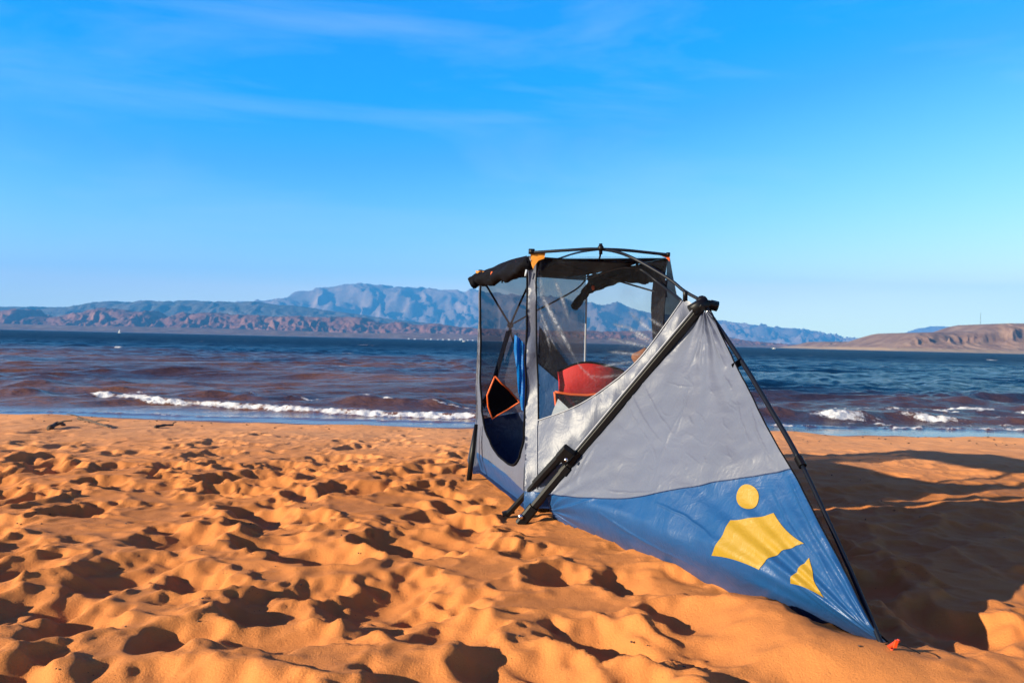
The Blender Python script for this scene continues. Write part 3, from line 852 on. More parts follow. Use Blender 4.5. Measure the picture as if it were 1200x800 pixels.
def plane_fn(p, q, r_, amp_=0.0, sc=6.0, off=0.0):
    p, q, r_ = Vector(p), Vector(q), Vector(r_)
    n = (q - p).cross(r_ - p).normalized()
    if n.y > 0: n = -n
    def fn(px, py):
        d = ray(px, py); o_ = Vector((0, 0, CAM_H))
        t_ = (p - o_).dot(n) / d.dot(n)
        w_ = o_ + d * t_
        if amp_: w_ = w_ + n * (mnoise.noise(w_ * sc) * amp_ + mnoise.noise(w_ * sc * 2.7) * amp_ * .4)
        return w_ + n * off
    return fn
AB = plane_fn(A, B, up(A, 1), .012, 5)
BCp = plane_fn(B, C, up(B, 1), .006, 5)
AD = plane_fn(A, D, up(A, 1), .015, 4)
DC = plane_fn(D, C, up(D, 1), .012, 4)

# surface of the leg (thick pole) in depth
legp = Vector((612, 610)); hubp = Vector((825, 358)); axp = (hubp - legp).normalized(); legL = (hubp - legp).length
def pole_depth(s): return 1 / ((1 - s) / LEG.y + s / HUB.y)
def side(px, py):
    v = Vector((px, py)) - legp
    s = min(max(v.dot(axp) / legL, -.1), 1.05)
    q = -(v.x * axp.y - v.y * axp.x)                       # distance from the pole, left of it positive
    q = abs(q)
    yb = BCp(px, py).y
    wgt = min(1, q / 95.0); wgt = wgt * wgt * (3 - 2 * wgt)
    Y = (pole_depth(s) + .03) * (1 - wgt) + yb * wgt
    fold = math.sin(s * 45 + q * .1) * .004 * (1 - wgt) + .004 * math.sin(px * .29 + py * .05 + 2 * mnoise.noise(Vector((px * .03, py * .02, 5))))
    Y += fold + mnoise.noise(Vector((px * .05, py * .03, 0))) * .02
    return P(px, py, Y)

wcurve = [(631, 492), (650, 485.5), (672, 477), (692, 466), (712, 452), (730, 438), (748, 421), (762, 404), (776, 385), (788, 368), (799, 352)]
wc_s = [tuple(v) for v in spline([(a, b, 0) for a, b in wcurve], 4)]
wc_s = [(v[0], v[1]) for v in wc_s]
poleline = [(818, 363), (780, 408), (740, 456), (700, 503), (660, 550), (638, 577)]
side_out = [(620, 300), (629.5, 302), (628, 330), (628.5, 400), (630.5, 450)] + wc_s + [(808, 353)] + poleline + [(614.5, 575), (616, 480), (617.5, 400)]
sp_ = sheet('side_panel', side_out, side, M['grey'], tent, 4.0)
blue_lo = [(614.5, 575), (638, 577), (622, 599), (613.5, 596)]
sheet('side_skirt', blue_lo, side, M['blue'], tent, 3.0)

# window: fine screen, highlights on its pulled folds painted as pale streaks
win_out = [(629.5, 302), (700, 300.5), (782, 301)] + [(780, 340), (776.5, 385)] + [p for p in wc_s[::-1] if p[0] < 776] + [(630.5, 450), (628.5, 400), (628, 330)]
WINP = plane_fn(B, C, up(B, 1), .004, 4)
def win(px, py):
    a = side(px, py); b = WINP(px, py)
    # near the lower curved seam it meets the side panel
    cy = np.interp(px, [c[0] for c in wc_s], [c[1] for c in wc_s])
    k = min(1, max(0, (cy - py) / 35.0))
    return P(px, py, a.y * (1 - k) + b.y * k)
wo_ = sheet('window_screen', win_out, win, M['window'], tent, 1.7, bstep=3)
me = wo_.data
streaks = [  # (x0, y0, x1, y1, x2, y2, width, strength) in photograph places of the painted crease highlights
    (629, 335, 648, 372, 676, 424, 1.7, 1.0), (628, 330, 643, 358, 660, 408, 2.0, .55), (629, 352, 640, 385, 652, 410, 1.0, .8),
    (631, 370, 642, 392, 645, 412, .8, .8), (650, 328, 660, 352, 668, 380, 1.3, .8), (676, 424, 684, 436, 700, 447, .9, .6),
    (720, 380, 745, 386, 768, 402, 1.6, .8), (738, 366, 752, 380, 770, 392, 1.6, .75), (712, 397, 738, 401, 765, 408, 1.3, .7),
    (712, 412, 735, 414, 755, 416, 1.1, .6), (700, 430, 725, 426, 745, 423, 1.0, .6), (690, 440, 715, 444, 735, 436, 1.0, .45),
    (760, 372, 770, 380, 780, 384, 1.2, .6), (735, 388, 750, 395, 768, 405, 1.0, .6), (628, 310, 632, 330, 640, 360, 1.8, .5)]
off = world_off(tent)
vals = []
def topx(wp):
    d = wp - Vector((0, 0, CAM_H)); X_, Z_ = d.x / d.y * F, d.z / d.y * F
    dx = X_ * CR + Z_ * SR; dy = -X_ * SR + Z_ * CR
    return 600 + dx, 400 - dy
curves = []
for s_ in streaks:
    c_ = []
    for k in range(61):
        t_ = k / 60; c_.append(((1 - t_) ** 2 * s_[0] + 2 * t_ * (1 - t_) * s_[2] + t_ * t_ * s_[4], (1 - t_) ** 2 * s_[1] + 2 * t_ * (1 - t_) * s_[3] + t_ * t_ * s_[5], s_[6] * (.35 + .65 * math.sin(math.pi * (.1 + .85 * t_))), s_[7] * math.sin(math.pi * min(1, .12 + .88 * t_)) ** .5))
    curves.append(c_)
for v in me.vertices:
    x, y = topx(v.co + off)
    m_ = 0
    for c_ in curves:
        for cx, cy, cw, cs in c_:
            d2 = ((x - cx) ** 2 + (y - cy) ** 2) / (cw * 1.5) ** 2
            if d2 < 6: m_ = max(m_, cs * math.exp(-d2))
    vals.append(min(1, m_))
at = me.attributes.new('streak', 'FLOAT', 'POINT'); at.data.foreach_set('value', vals)

# small dark gusset between the window and the knuckle
gus = [(782, 301), (785, 302), (789, 325), (793, 345), (800, 351), (788, 367), (776.5, 385), (780, 340)]
sheet('corner_gusset', gus, lambda x, y: BCp(x, y), M['net_dark'], tent, 4)

# door wall
door_hole = spline([(564.5, 330, 0), (564, 400, 0), (564, 455, 0), (566.5, 488, 0), (572, 510, 0), (582, 530, 0), (594, 541.5, 0), (602, 544.5, 0), (608, 539, 0), (612.5, 522, 0), (615.3, 495, 0), (616.3, 460, 0), (617.0, 420, 0), (618.2, 350, 0), (618.7, 316, 0)], 4)
door_hole = [(v[0], v[1]) for v in door_hole]
sheet('door_panel', [(561.8, 321), (620, 300), (617.5, 400), (616, 480), (614.5, 575), (585, 548), (556.3, 528)], AB, M['grey'], tent, 3.5, [door_hole], 3)
MB().tube([AB(x, y) + Vector((-.006, -.004, 0)) for x, y in door_hole], .0085, 6).build('door_piping', M['black_cloth'], tent)
def skirt_ab(px, py):
    w_ = AB(px, py); z = max(0, w_.z)
    return w_ + Vector((.10, .03, 0)) * max(0, .16 - z) / .16 * .5
sheet('door_skirt', [(556.3, 528), (585, 548), (614.5, 575), (613.5, 597), (590, 578), (556, 553)], skirt_ab, M['blue'], tent, 3.0)

# seams on the grey wall
MB().tube([side(x, y) + Vector((-.002, -.006, 0)) for x, y in [(629.5 + .0, 492 + k * 9) if k else (630.5, 492) for k in range(10)]], .003, 5).build('seam', M['piping'], tent)
MB().tube([win(x, y) + Vector((0, -.008, 0)) for x, y in [(629.5, 303), (628.2, 330), (628.6, 400), (630.6, 450), (631, 491)]], .006, 6).build('window_piping', M['black_cloth'], tent)
MB().tube([side(x, y) + Vector((0, -.006, 0)) for x, y in wc_s], .004, 6).build('window_seam', M['piping'], tent)

# far wall: net above, blue below, with its corner strip
def clip_poly(f): return f
sheet('far_net', [(564, 320), (687, 322), (683, 425), (681, 470), (557, 492), (560, 400)], AD, M['net'], tent, 7)
sheet('far_skirt', [(557, 492), (681, 470), (679, 552), (554, 555)], AD, M['navy'], tent, 7)
sheet('far_black_band', [(632, 382), (652, 408), (683, 452), (682, 472), (655, 452), (630, 428)], lambda x, y: AD(x, y) + Vector((0, -.03, 0)), M['net_dark'], tent, 5)
sheet('far_blue_panel', [(628, 424), (655, 447), (682, 468), (681, 540), (626, 540)], lambda x, y: AD(x, y) + Vector((0, -.05, 0)), M['blue'], tent, 5)
dpost = [D + Vector((0, 0, z)) for z in np.linspace(.02, 1.72, 9)]
MB().tube(dpost, .009, 8).build('corner_strip', M['piping'], tent)
# right wall: open window between skirt and top band
sheet('right_skirt', [(683, 432), (700, 428), (735, 431), (752, 422), (766, 403), (776, 391), (768, 610), (677, 552)], DC, M['navy'], tent, 7)  # top raised unseen behind the chair to block sun and deepen the tent shadow
def dcz(s, z):  # place on the D-C wall
    q = D.lerp(C, s); return Vector((q.x, q.y, z))
def wall_strip(name, s0, s1, ztop, zfun, mat, n=24, m=5):
    vs, fs = [], []
    for i in range(n + 1):
        s = s0 + (s1 - s0) * i / n
        for j in range(m + 1):
            z = ztop + (zfun(s) - ztop) * j / m
            q = dcz(s, z); q.x += .01 * math.sin(s * 40 + j); vs.append(q)
    for i in range(n):
        for j in range(m): fs.append([i * (m + 1) + j, (i + 1) * (m + 1) + j, (i + 1) * (m + 1) + j + 1, i * (m + 1) + j + 1])
    return obj(name, vs, fs, mat, tent)
wall_strip('top_band', 0, 1, TOP - .01, lambda s: TOP - .12 - .06 * abs(s - .5) * 2 - (.10 if s > .9 else 0), M['net_dark'])
wall_strip('right_net', .86, 1.0, TOP - .16, lambda s: .5, M['net_dark'], 6, 12)
# floor
fl = MB(); N = 12; vs = []; fs = []
for i in range(N + 1):
    for j in range(N + 1):
        a_ = A.lerp(D, i / N); b_ = B.lerp(C, i / N); q = a_.lerp(b_, j / N)
        vs.append(Vector((q.x, q.y, .03 + .008 * mnoise.noise(q * 4))))
for i in range(N):
    for j in range(N): fs.append([i * (N + 1) + j, i * (N + 1) + j + 1, (i + 1) * (N + 1) + j + 1, (i + 1) * (N + 1) + j])
obj('floor', vs, fs, M['navy'], tent)
# roof: black net, slightly sagging, edges pulled to the corners
vs, fs = [], []; N = 20
for i in range(N + 1):
    for j in range(N + 1):
        a_ = A.lerp(D, i / N); b_ = B.lerp(C, i / N); q = a_.lerp(b_, j / N)
        s_, t_ = i / N, j / N
        sag = -.05 * math.sin(math.pi * s_) * math.sin(math.pi * t_) - .018 * math.sin(math.pi * s_)
        vs.append(Vector((q.x, q.y, TOP - .005 + sag + .008 * mnoise.noise(q * 5))))
for i in range(N):
    for j in range(N): fs.append([i * (N + 1) + j, i * (N + 1) + j + 1, (i + 1) * (N + 1) + j + 1, (i + 1) * (N + 1) + j])
obj('roof_net', vs, fs, M['net_dark'], tent)
# dark inner header behind the window top
sheet('window_header', [(630, 303), (781, 302), (780, 312), (755, 309), (700, 306), (650, 309), (632, 318)], lambda x, y: BCp(x, y) + Vector((0, .02, 0)), M['net_dark'], tent, 5)
sheet('far_header', [(566, 321), (687, 321), (686.5, 329), (660, 327), (632, 325), (566, 327)], lambda x, y: AD(x, y) + Vector((0, -.02, 0)), M['net_dark'], tent, 5)

# corner patches
sheet('corner_patch', [(621.5, 298), (639, 297), (637.5, 303.5), (631, 306), (627, 311), (624.5, 316), (622.5, 310)], lambda x, y: BCp(x, y) + Vector((0, -.035, 0)), M['orange'], tent, 2)
sheet('corner_patch', [(770, 298.5), (784, 298), (784, 307), (780, 302.5)], lambda x, y: BCp(x, y) + Vector((0, -.02, 0)), M['orange_trim'], tent, 2)
sheet('corner_patch', [(560.5, 317.5), (572, 318.5), (566, 321), (561, 323)], lambda x, y: AB(x, y) + Vector((-.02, -.02, 0)), M['orange'], tent, 2)

# frame poles
def pole(name, pts, r, mat='pole', n=6, parent=tent, seg=10):
    return MB().tube(spline(pts, n), r, seg).build(name, M[mat], parent)
hubt = P(704, 292, 5.44)
Bt = P(623, 296, 5.58); Ct = P(783, 298.5, 5.47)
pole('roof_pole', [Bt, P(660, 293.5, 5.50), P(690, 291.8, 5.45), hubt], .0105)
pole('roof_pole', [hubt, P(730, 293, 5.45), P(760, 296, 5.46), Ct], .0105)
pole('roof_pole', [hubt, P(675, 296.5, 5.8), P(645, 306, 6.4), P(600, 318, 6.9), up(A, TOP + .02)], .007)
pole('roof_pole', [hubt, P(702, 304, 5.9), P(694, 315, 6.6), up(D, TOP - .02)], .007)
MB().tube([P(704, 285.5, 5.44), P(704, 298, 5.44)], .012, 8).ball(P(704, 290.5, 5.43), .022, 10).build('roof_hub', M['black_metal'], tent)
pole('wing_pole', [hubt, P(722, 295, 5.41), P(744, 303.5, 5.36), P(783, 326, 5.17), P(802, 341, 5.06), HUB + Vector((0, -.02, .03))], .0105)
MB().tube([P(803, 341, 5.03), P(803, 353, 5.06)], .015, 8).build('strut', M['black_metal'], tent)
MB().tube([Bt + Vector((0, 0, -.01)), Bt + Vector((-.0, 0, .025))], .022, 10).build('corner_joint', M['black_metal'], tent)
MB().tube([Ct + Vector((0, 0, -.01)), Ct + Vector((0, 0, .015))], .014, 10).build('corner_joint', M['black_metal'], tent)
at_ = up(A, TOP)
MB().tube([at_ + Vector((0, 0, -.0)), at_ + Vector((0, 0, .03))], .018, 10).build('corner_joint', M['black_metal'], tent)
# inside braces seen through the screen
pole('brace', [P(638, 303, 5.65), P(700, 322, 6.0), P(772, 343, 5.65)], .0065)
pole('brace', [P(688, 327, 6.6), P(720, 315, 6.0), P(746, 314, 5.6), P(770, 330, 5.5), P(800, 354, 5.2)], .0085)
MB().tube([P(747, 303, 5.6), P(746, 317, 5.58)], .010, 8).build('strut', M['black_metal'], tent)
xh = P(598, 381, 7.25)
MB().ball(xh, .03, 10).build('wall_hub', M['black_metal'], tent)
pole('wall_pole', [xh, P(584, 358, 7.2), P(568, 331, 7.15)], .0095)
pole('wall_pole', [xh, P(608, 358, 7.2), P(621, 330, 7.1)], .0095)
pole('wall_pole', [xh, P(625, 366, 7.2), P(672, 341, 7.1), P(686, 328, 7.05)], .0075)
pole('wall_pole', [xh, P(590, 415, 7.2), P(578, 448, 7.15), P(566, 470, 7.1)], .0075)
pole('wall_pole', [xh, P(602, 400, 7.2), P(625, 440, 7.1), P(665, 500, 7.1)], .0095)
sheet('wall_tape', [(593, 388), (600, 386), (590, 415), (581, 452), (568, 478), (565, 474), (578, 440), (586, 412)], lambda x, y: AD(x, y) + Vector((0, -.04, 0)), M['net_dark'], tent, 4)
sheet('inner_flap', [(603, 392), (609, 396), (615, 404), (618, 420), (618, 486), (611, 480), (607, 458), (605, 430), (602, 410)], lambda x, y: P(x, y, 5.98 + .02 * math.sin(y * .2) + .03 * math.sin(x * .9)), M['azure'], tent, 2.0)

# rolled door flap under the roof edge
rl = random.Random(4)
rp_ = spline([P(552, 333, 6.95), P(562, 328, 6.92), P(575, 325, 6.75), P(588, 322, 6.5), P(600, 318.5, 6.15), P(612, 313.5, 5.8), P(620, 309, 5.62)], 6)
def lump(pts, r0, name, amp_=.22, seg=16, parent=tent, mat='black_cloth'):
    rings = []; n = len(pts); vs = []; fs = []
    prev = None
    for i, p in enumerate(pts):
        t_ = (pts[min(i + 1, n - 1)] - pts[max(i - 1, 0)]).normalized()
        nn = prev or Vector((0, 0, 1)); nn = (nn - t_ * nn.dot(t_)).normalized(); prev = nn; b_ = t_.cross(nn)
        for k in range(seg):
            a_ = 2 * math.pi * k / seg
            r_ = (r0[i] if isinstance(r0, list) else r0) * (1 + amp_ * mnoise.noise(Vector((i * .33, math.cos(a_ + i * .12) * 1.3, math.sin(a_ + i * .12) * 1.3))) + .10 * math.sin(a_ * 3 + i * .5))
            vs.append(p + (nn * math.cos(a_) + b_ * math.sin(a_)) * r_)
    for i in range(n - 1):
        for k in range(seg): fs.append([i * seg + k, i * seg + (k + 1) % seg, (i + 1) * seg + (k + 1) % seg, (i + 1) * seg + k])
    fs += [list(range(seg))[::-1], [(n - 1) * seg + k for k in range(seg)]]
    return obj(name, vs, fs, M[mat], parent)
rads = [.046 + .016 * math.sin(i / len(rp_) * 3.1) for i in range(len(rp_))]
flap = lump(rp_, rads, 'rolled_door_flap', .5)
for px, py, Y in ((570, 324, 6.74), (577, 321, 6.6), (606, 309.5, 5.92)):
    c = P(px, py, Y)
    MB().ball(c, .016, 8, (1, 1, 1.5)).build('toggle', M['orange_trim'], flap)
for px, py, Y in ((571, 326.5, 6.80), (590, 321.5, 6.44)):
    c = P(px, py, Y); ring = []
    for k in range(13):
        a_ = 2 * math.pi * k / 12; ring.append(c + Vector((.01 * math.sin(a_), math.cos(a_) * .066, math.sin(a_) * .066)))
    MB().tube(ring, .006, 6, False).build('strap', M['black_cloth'], flap)
MB().bar(P(617, 316, 5.6), P(615.5, 323.5, 5.6), .012, .004, (1, 0, 0)).build('care_tag', M['white_paper'], tent)
sheet('roof_wing_net', [(563, 319.5), (600, 304), (620, 299.5), (620, 308), (603, 311), (580, 318)], lambda x, y: AB(x, y) + Vector((-.01, 0, 0)), M['net_dark'], tent, 4)

# rolled window flap inside, on the right wall
wr = spline([P(757, 329, 5.95), P(744, 327, 6.1), P(724, 326, 6.4), P(706, 331, 6.65), P(694, 338, 6.8)], 6)
f2 = lump(wr, .030, 'rolled_window_flap', .4)
wr2 = spline([P(694, 334, 6.75), P(686, 343, 6.75), P(678, 353, 6.72), P(673, 361, 6.7)], 6)
lump(wr2, .034, 'hanging_roll_end', .35)
for px, py in ((695, 337), (725, 325)):
    MB().ball(P(px, py, 6.35 if px > 700 else 6.65), .014, 8, (1, 1, 1.6)).build('toggle', M['orange_trim'], f2)

# gear pockets with orange trim
def pocket(name, poly, fn, mat, trim_r, label=None):
    s_ = sheet(name, poly, fn, mat, tent, 4)
    pts = [fn(x, y) + Vector((0, -.004, 0)) for x, y in resample(poly + [poly[0]], 6, False)]
    MB().tube(pts, trim_r, 6).build('trim', M['orange_trim'], s_)
    return s_
pocket('gear_pocket', [(580, 441), (588, 449), (596, 456), (609, 471), (594, 480), (577, 490), (572, 476), (571, 463)], lambda x, y: P(x, y, 6.7 + .06 * math.sin((x + y) * .06)), M['black_cloth'], .0085)
pocket('gear_pocket', [(650, 459), (668, 462), (688, 463), (704, 461), (702, 474), (690, 486), (668, 490), (652, 480)], lambda x, y: P(x, y, 6.05), M['net_dark'], .010)
sheet('paper_tag', [(654, 467), (667, 479), (660, 492), (645, 490), (648, 481)], lambda x, y: P(x, y, 5.9), M['white_paper'], tent, 4)

# legs ----------------------------------------------------------------
camside = Vector((0, -1, 0))
HL = HUB + Vector((-.01, -.05, .0)); LL = LEG + Vector((0, 0, .0)); BV = .36
ldir = (HL - LL).normalized()
across = ldir.cross(Vector((0, -1, 0))).normalized()
leg = MB().bar(LL - ldir * .02, HL, .056, .040, across, BV).build('leg', M['black_metal'], tent, False)
MB().bar(LL + ldir * .44 - Vector((0, .006, 0)), LL + ldir * .50 - Vector((0, .006, 0)), .066, .052, across, .3).build('clamp', M['black_metal'], leg, False)
lp = [LL.lerp(HL, t_) + across * -.034 + Vector((0, -.018, 0)) for t_ in np.linspace(.3, .97, 14)]
if across.x > 0: pass
MB().tube(lp, .0045, 6).build('piping', M['piping'], leg)
foot = MB().bar(LL + Vector((-.015, -.01, -.02)), LL + ldir * .13, .07, .06, across); foot.build('foot', M['black_metal'], leg, False)
c = P(610, 605, LL.y - .045)
MB().tube([c, c + Vector((0, -.012, 0))], .017, 12).build('bolt', M['steel'], leg)
l2a = P(661, 530, 5.16); l2b = gnd(594, 603, .0)
l2d = (l2b - l2a).normalized()
leg2 = MB().bar(l2a, l2a + l2d * .34, .056, .044, across, BV).bar(l2a + l2d * .30, l2b, .040, .034, across, BV).build('leg', M['black_metal'], tent, False)
MB().bar(l2a - l2d * .03 + Vector((.02, 0, 0)), l2a + l2d * .07 + Vector((.02, 0, 0)), .09, .055, across).build('hinge', M['black_metal'], leg2, False)
c = l2a + Vector((.012, -.035, -.04)); MB().tube([c, c + Vector((0, -.012, 0))], .012, 10).build('bolt', M['steel'], leg2)
MB().bar(l2b + Vector((-.03, 0, .005)), l2b + Vector((.05, 0, .03)), .05, .03, (0, 1, 0)).build('foot', M['black_metal'], leg2, False)
l3a = P(558, 497, 6.95); l3b = P(549.5, 563, 6.86)
leg3 = MB().tube([l3a, l3a.lerp(l3b, .5), l3b], [.016, .024, .022], 10).build('leg', M['black_metal'], tent)
sheet('leg_sleeve', [(556, 497), (560, 500), (558, 545), (551, 548), (547.5, 540)], lambda x, y: P(x, y, 7.05), M['grey'], tent, 4)

# knuckle
kn = MB().bar(HUB + Vector((-.075, -.03, -.03)), HUB + Vector((.02, -.02, .03)), .07, .08, (0, 0, 1)).bar(HUB + Vector((.0, -.02, .02)), HUB + Vector((.085, -.0, .01)), .045, .05, (0, 0, 1)).tube([HUB + Vector((.05, 0, .012)), HUB + Vector((.095, 0, .002))], .032, 12).ball(HUB + Vector((-.005, -.01, .03)), .038, 12).build('knuckle', M['black_metal'], tent)
MB().ball(HUB + Vector((.018, -.06, -.035)), .012, 8).build('bolt', M['steel'], kn)
sheet('strap', [(826, 362), (834, 362), (834, 375), (832.5, 386), (828, 380)], lambda x, y: P(x, y, 4.98), M['black_cloth'], kn, 3)

# wing stay pole down to the peg
tipp = gnd(1036, 758, 0.055)
st0 = HUB + Vector((.015, -.03, -.01))
def stay_at(px, py):
    k = min(1, max(0, (py - 362) / 396.0)); return P(px, py, 1 / ((1 - k) / st0.y + k / tipp.y))
spts = spline([st0, stay_at(869, 423), stay_at(904, 481), stay_at(938, 541), stay_at(985, 642), tipp + Vector((0, 0, -.01))], 8)
jt = spts[24]
stay = MB().tube(spts[:25], .0135, 10).tube(spts[24:], .0105, 10).build('stay_pole', M['pole'], tent)
MB().bar(jt - (tipp - st0).normalized() * .03, jt + (tipp - st0).normalized() * .03, .036, .036, (1, 0, 0)).build('collar', M['black_metal'], stay, False)

# ---- the wing cloth
NW = (TIP - LEG).cross(HUB - LEG).normalized()
if NW.y > 0: NW = -NW
O = Vector((0, 0, CAM_H))
apex_px = (826, 362)
def bnd(u):   # grey / blue seam
    pts = [(639, 577.5), (680, 583), (730, 583), (780, 576.5), (830, 567), (880, 558), (927, 549)]
    t_ = u * 6; i = min(int(t_), 5); f_ = t_ - i
    s_ = spline([(a, b, 0) for a, b in pts], 8)
    k = min(int(u * 48), 47); g_ = u * 48 - k
    q = s_[k].lerp(s_[k + 1], g_); return q.x, q.y
def hem(u):
    a = (622, 599.5); b = (1029, 753)
    x = a[0] + (b[0] - a[0]) * u; y = a[1] + (b[1] - a[1]) * u + 5.5 * math.sin(math.pi * u)
    return x, y
def wing_pt(px, py, hemk=0.0, offn=0.0):
    d = ray(px, py); t_ = (LEG - O).dot(NW) / d.dot(NW); w_ = O + d * t_
    # loose cloth: belly between seam and poles, folds radiating from the knuckle and gathering at the peg
    fa = math.atan2(py - 362, px - 826); dist = math.hypot(px - 826, py - 362)
    taper = math.exp(-dist / 90.0)
    fold = .010 * taper * math.sin(fa * 26 + 3 * mnoise.noise(Vector((dist * .02, fa * 3, 0)))) + .004 * math.sin(fa * 17 + dist * .01)
    dt = math.hypot(px - 1029, py - 753); ft = math.atan2(py - 753, px - 1029)
    fold += .011 * math.exp(-dt / 110.0) * math.sin(ft * 42) + .006 * math.exp(-abs(dt - 150) / 100.0) * math.sin(ft * 58 + 1)
    dl = math.hypot(px - 630, py - 590); fl_ = math.atan2(py - 590, px - 630)
    fold += .009 * math.exp(-dl / 60.0) * math.sin(fl_ * 20)
    nz = mnoise.noise(w_ * 2.2) * .022 + mnoise.noise(w_ * 6) * .007 + mnoise.noise(Vector((w_.x * 9, w_.y * 9, w_.z * 16))) * .0035
    edge = min(1, dist / 60)
    bel = 0.0
    w_ = w_ + NW * (fold + nz * edge + offn + 1.9 * crease_h(px, py))
    if hemk > 0:                                     # tub edge turns under
        k = hemk * hemk
        w_ = w_ - NW * (.26 * k)
    return w_
def apex(u):
    return 819 + 14 * u, 366.5 - 1.5 * u
def lerp2(a, b, t_): return (a[0] + (b[0] - a[0]) * t_, a[1] + (b[1] - a[1]) * t_)
def redge(t_):  # slight inward curve of the outer edge
    return -5.0 * math.sin(math.pi * t_)
NU, NG, NB = 230, 250, 150
_cr = random.Random(17)
creases = []
def add_crease(x0, y0, x1, y1, bow, wd, h):
    n = max(8, int(math.hypot(x1 - x0, y1 - y0) / 2)); pts_ = []
    L_ = math.hypot(x1 - x0, y1 - y0); nx_, ny_ = -(y1 - y0) / L_, (x1 - x0) / L_
    for k in range(n + 1):
        t_ = k / n; b_ = bow * math.sin(math.pi * t_) + 1.2 * mnoise.noise(Vector((t_ * 6, x0, y0)))
        pts_.append((x0 + (x1 - x0) * t_ + nx_ * b_, y0 + (y1 - y0) * t_ + ny_ * b_, wd, h * math.sin(math.pi * min(1, .1 + .9 * t_)) ** .6))
    creases.append(pts_)
for c_ in ((738, 452, 778, 522, 6, 1.3, .0035), (752, 446, 792, 512, 4, 1.2, .003), (735, 468, 748, 500, 2, 1.2, .003), (806, 452, 790, 510, -3, 1.2, .003),
           (782, 448, 812, 452, 2, 1.1, .0025), (830, 380, 822, 440, 3, 1.8, .005), (824, 385, 800, 440, -4, 1.8, .004), (836, 384, 850, 430, 3, 1.5, .004),
           (846, 400, 880, 470, -3, 1.5, .004), (800, 480, 770, 560, 5, 1.3, .0025), (700, 520, 676, 568, 3, 1.8, .005), (690, 528, 664, 572, 3, 1.5, .004),
           (715, 575, 775, 576, 1, 1.2, .003), (880, 480, 905, 540, 3, 1.5, .004), (862, 470, 880, 520, 2, 1.2, .003), (640, 592, 700, 584, 2, 1.6, .004),
           (770, 590, 840, 635, -5, 1.6, .004), (700, 600, 800, 655, 4, 1.8, .004), (905, 575, 960, 660, 5, 1.8, .005), (925, 560, 985, 670, 3, 1.8, .005),
           (960, 650, 1005, 728, 2, 1.5, .004), (940, 690, 1000, 735, 2, 1.5, .004)):
    add_crease(*c_)
for k in range(46):
    x_ = _cr.uniform(690, 900); y_ = _cr.uniform(400, 560)
    if (x_ - 826) < -.62 * (y_ - 362) * 1.1 or (x_ - 826) > .5 * (y_ - 362): continue
    a_ = _cr.gauss(1.15, .45); l_ = _cr.uniform(8, 26)
    add_crease(x_, y_, x_ + l_ * math.cos(a_), y_ + l_ * math.sin(a_), _cr.uniform(-3, 3), _cr.uniform(.9, 1.4), _cr.uniform(.0012, .003))
_cell = {}
for ci, c_ in enumerate(creases):
    for q_ in c_: _cell.setdefault((int(q_[0] // 8), int(q_[1] // 8)), []).append(q_)
def crease_h(px, py):
    i_, j_ = int(px // 8), int(py // 8); m_ = 0
    for a_ in (-1, 0, 1):
        for b_ in (-1, 0, 1):
            for q_ in _cell.get((i_ + a_, j_ + b_), ()):
                d2 = ((px - q_[0]) ** 2 + (py - q_[1]) ** 2) / (q_[2] * q_[2])
                if d2 < 8: m_ = max(m_, q_[3] * math.exp(-d2))
    return m_
vs, fs = [], []
for i in range(NG + 1):
    w_ = i / NG
    for j in range(NU + 1):
        u = j / NU; p_ = lerp2(apex(u), bnd(u), w_); p_ = (p_[0] + redge(w_) * u ** 4 * .6, p_[1])
        vs.append(wing_pt(*p_))
for i in range(NG):
    for j in range(NU): fs.append([i * (NU + 1) + j, i * (NU + 1) + j + 1, (i + 1) * (NU + 1) + j + 1, (i + 1) * (NU + 1) + j])
obj('wing_panel', vs, fs, M['grey'], tent)
def blue_xy(u, w_):
    p_ = lerp2(bnd(u), hem(u), w_); return p_
def hk(px, py):      # how far into the turned-under hem
    # distance above the hem line
    hx_ = min(max((px - 622) / 407, 0), 1); hy = hem(hx_)[1]
    wdt = 38 + 12 * math.sin(math.pi * hx_) - 22 * max(0, hx_ - .7) / .3
    return min(1, max(0, 1 - (hy - py) / wdt))
vs, fs = [], []
for i in range(NB + 1):
    w_ = i / NB
    for j in range(NU + 1):
        u = j / NU; p_ = blue_xy(u, w_); p_ = (p_[0] + 3.5 * math.sin(math.pi * w_) * u ** 5, p_[1])
        vs.append(wing_pt(*p_, hk(*p_)))
for i in range(NB):
    for j in range(NU): fs.append([i * (NU + 1) + j, i * (NU + 1) + j + 1, (i + 1) * (NU + 1) + j + 1, (i + 1) * (NU + 1) + j])
skirt = obj('wing_skirt', vs, fs, M['blue'], tent)
# seams
MB().tube([wing_pt(*bnd(u)) + NW * .003 for u in np.linspace(0, 1, 60)], .0028, 5).build('wing_seam', M['navy'], tent)
MB().tube([wing_pt(lerp2(apex(1), bnd(1), t_)[0] + redge(t_) * .6, lerp2(apex(1), bnd(1), t_)[1]) for t_ in np.linspace(0, 1, 60)] + [wing_pt(blue_xy(1, t_)[0] + 3.5 * math.sin(math.pi * t_), blue_xy(1, t_)[1], hk(*blue_xy(1, t_))) for t_ in np.linspace(.02, 1, 40)], .004, 6).build('edge_binding', M['black_cloth'], tent)
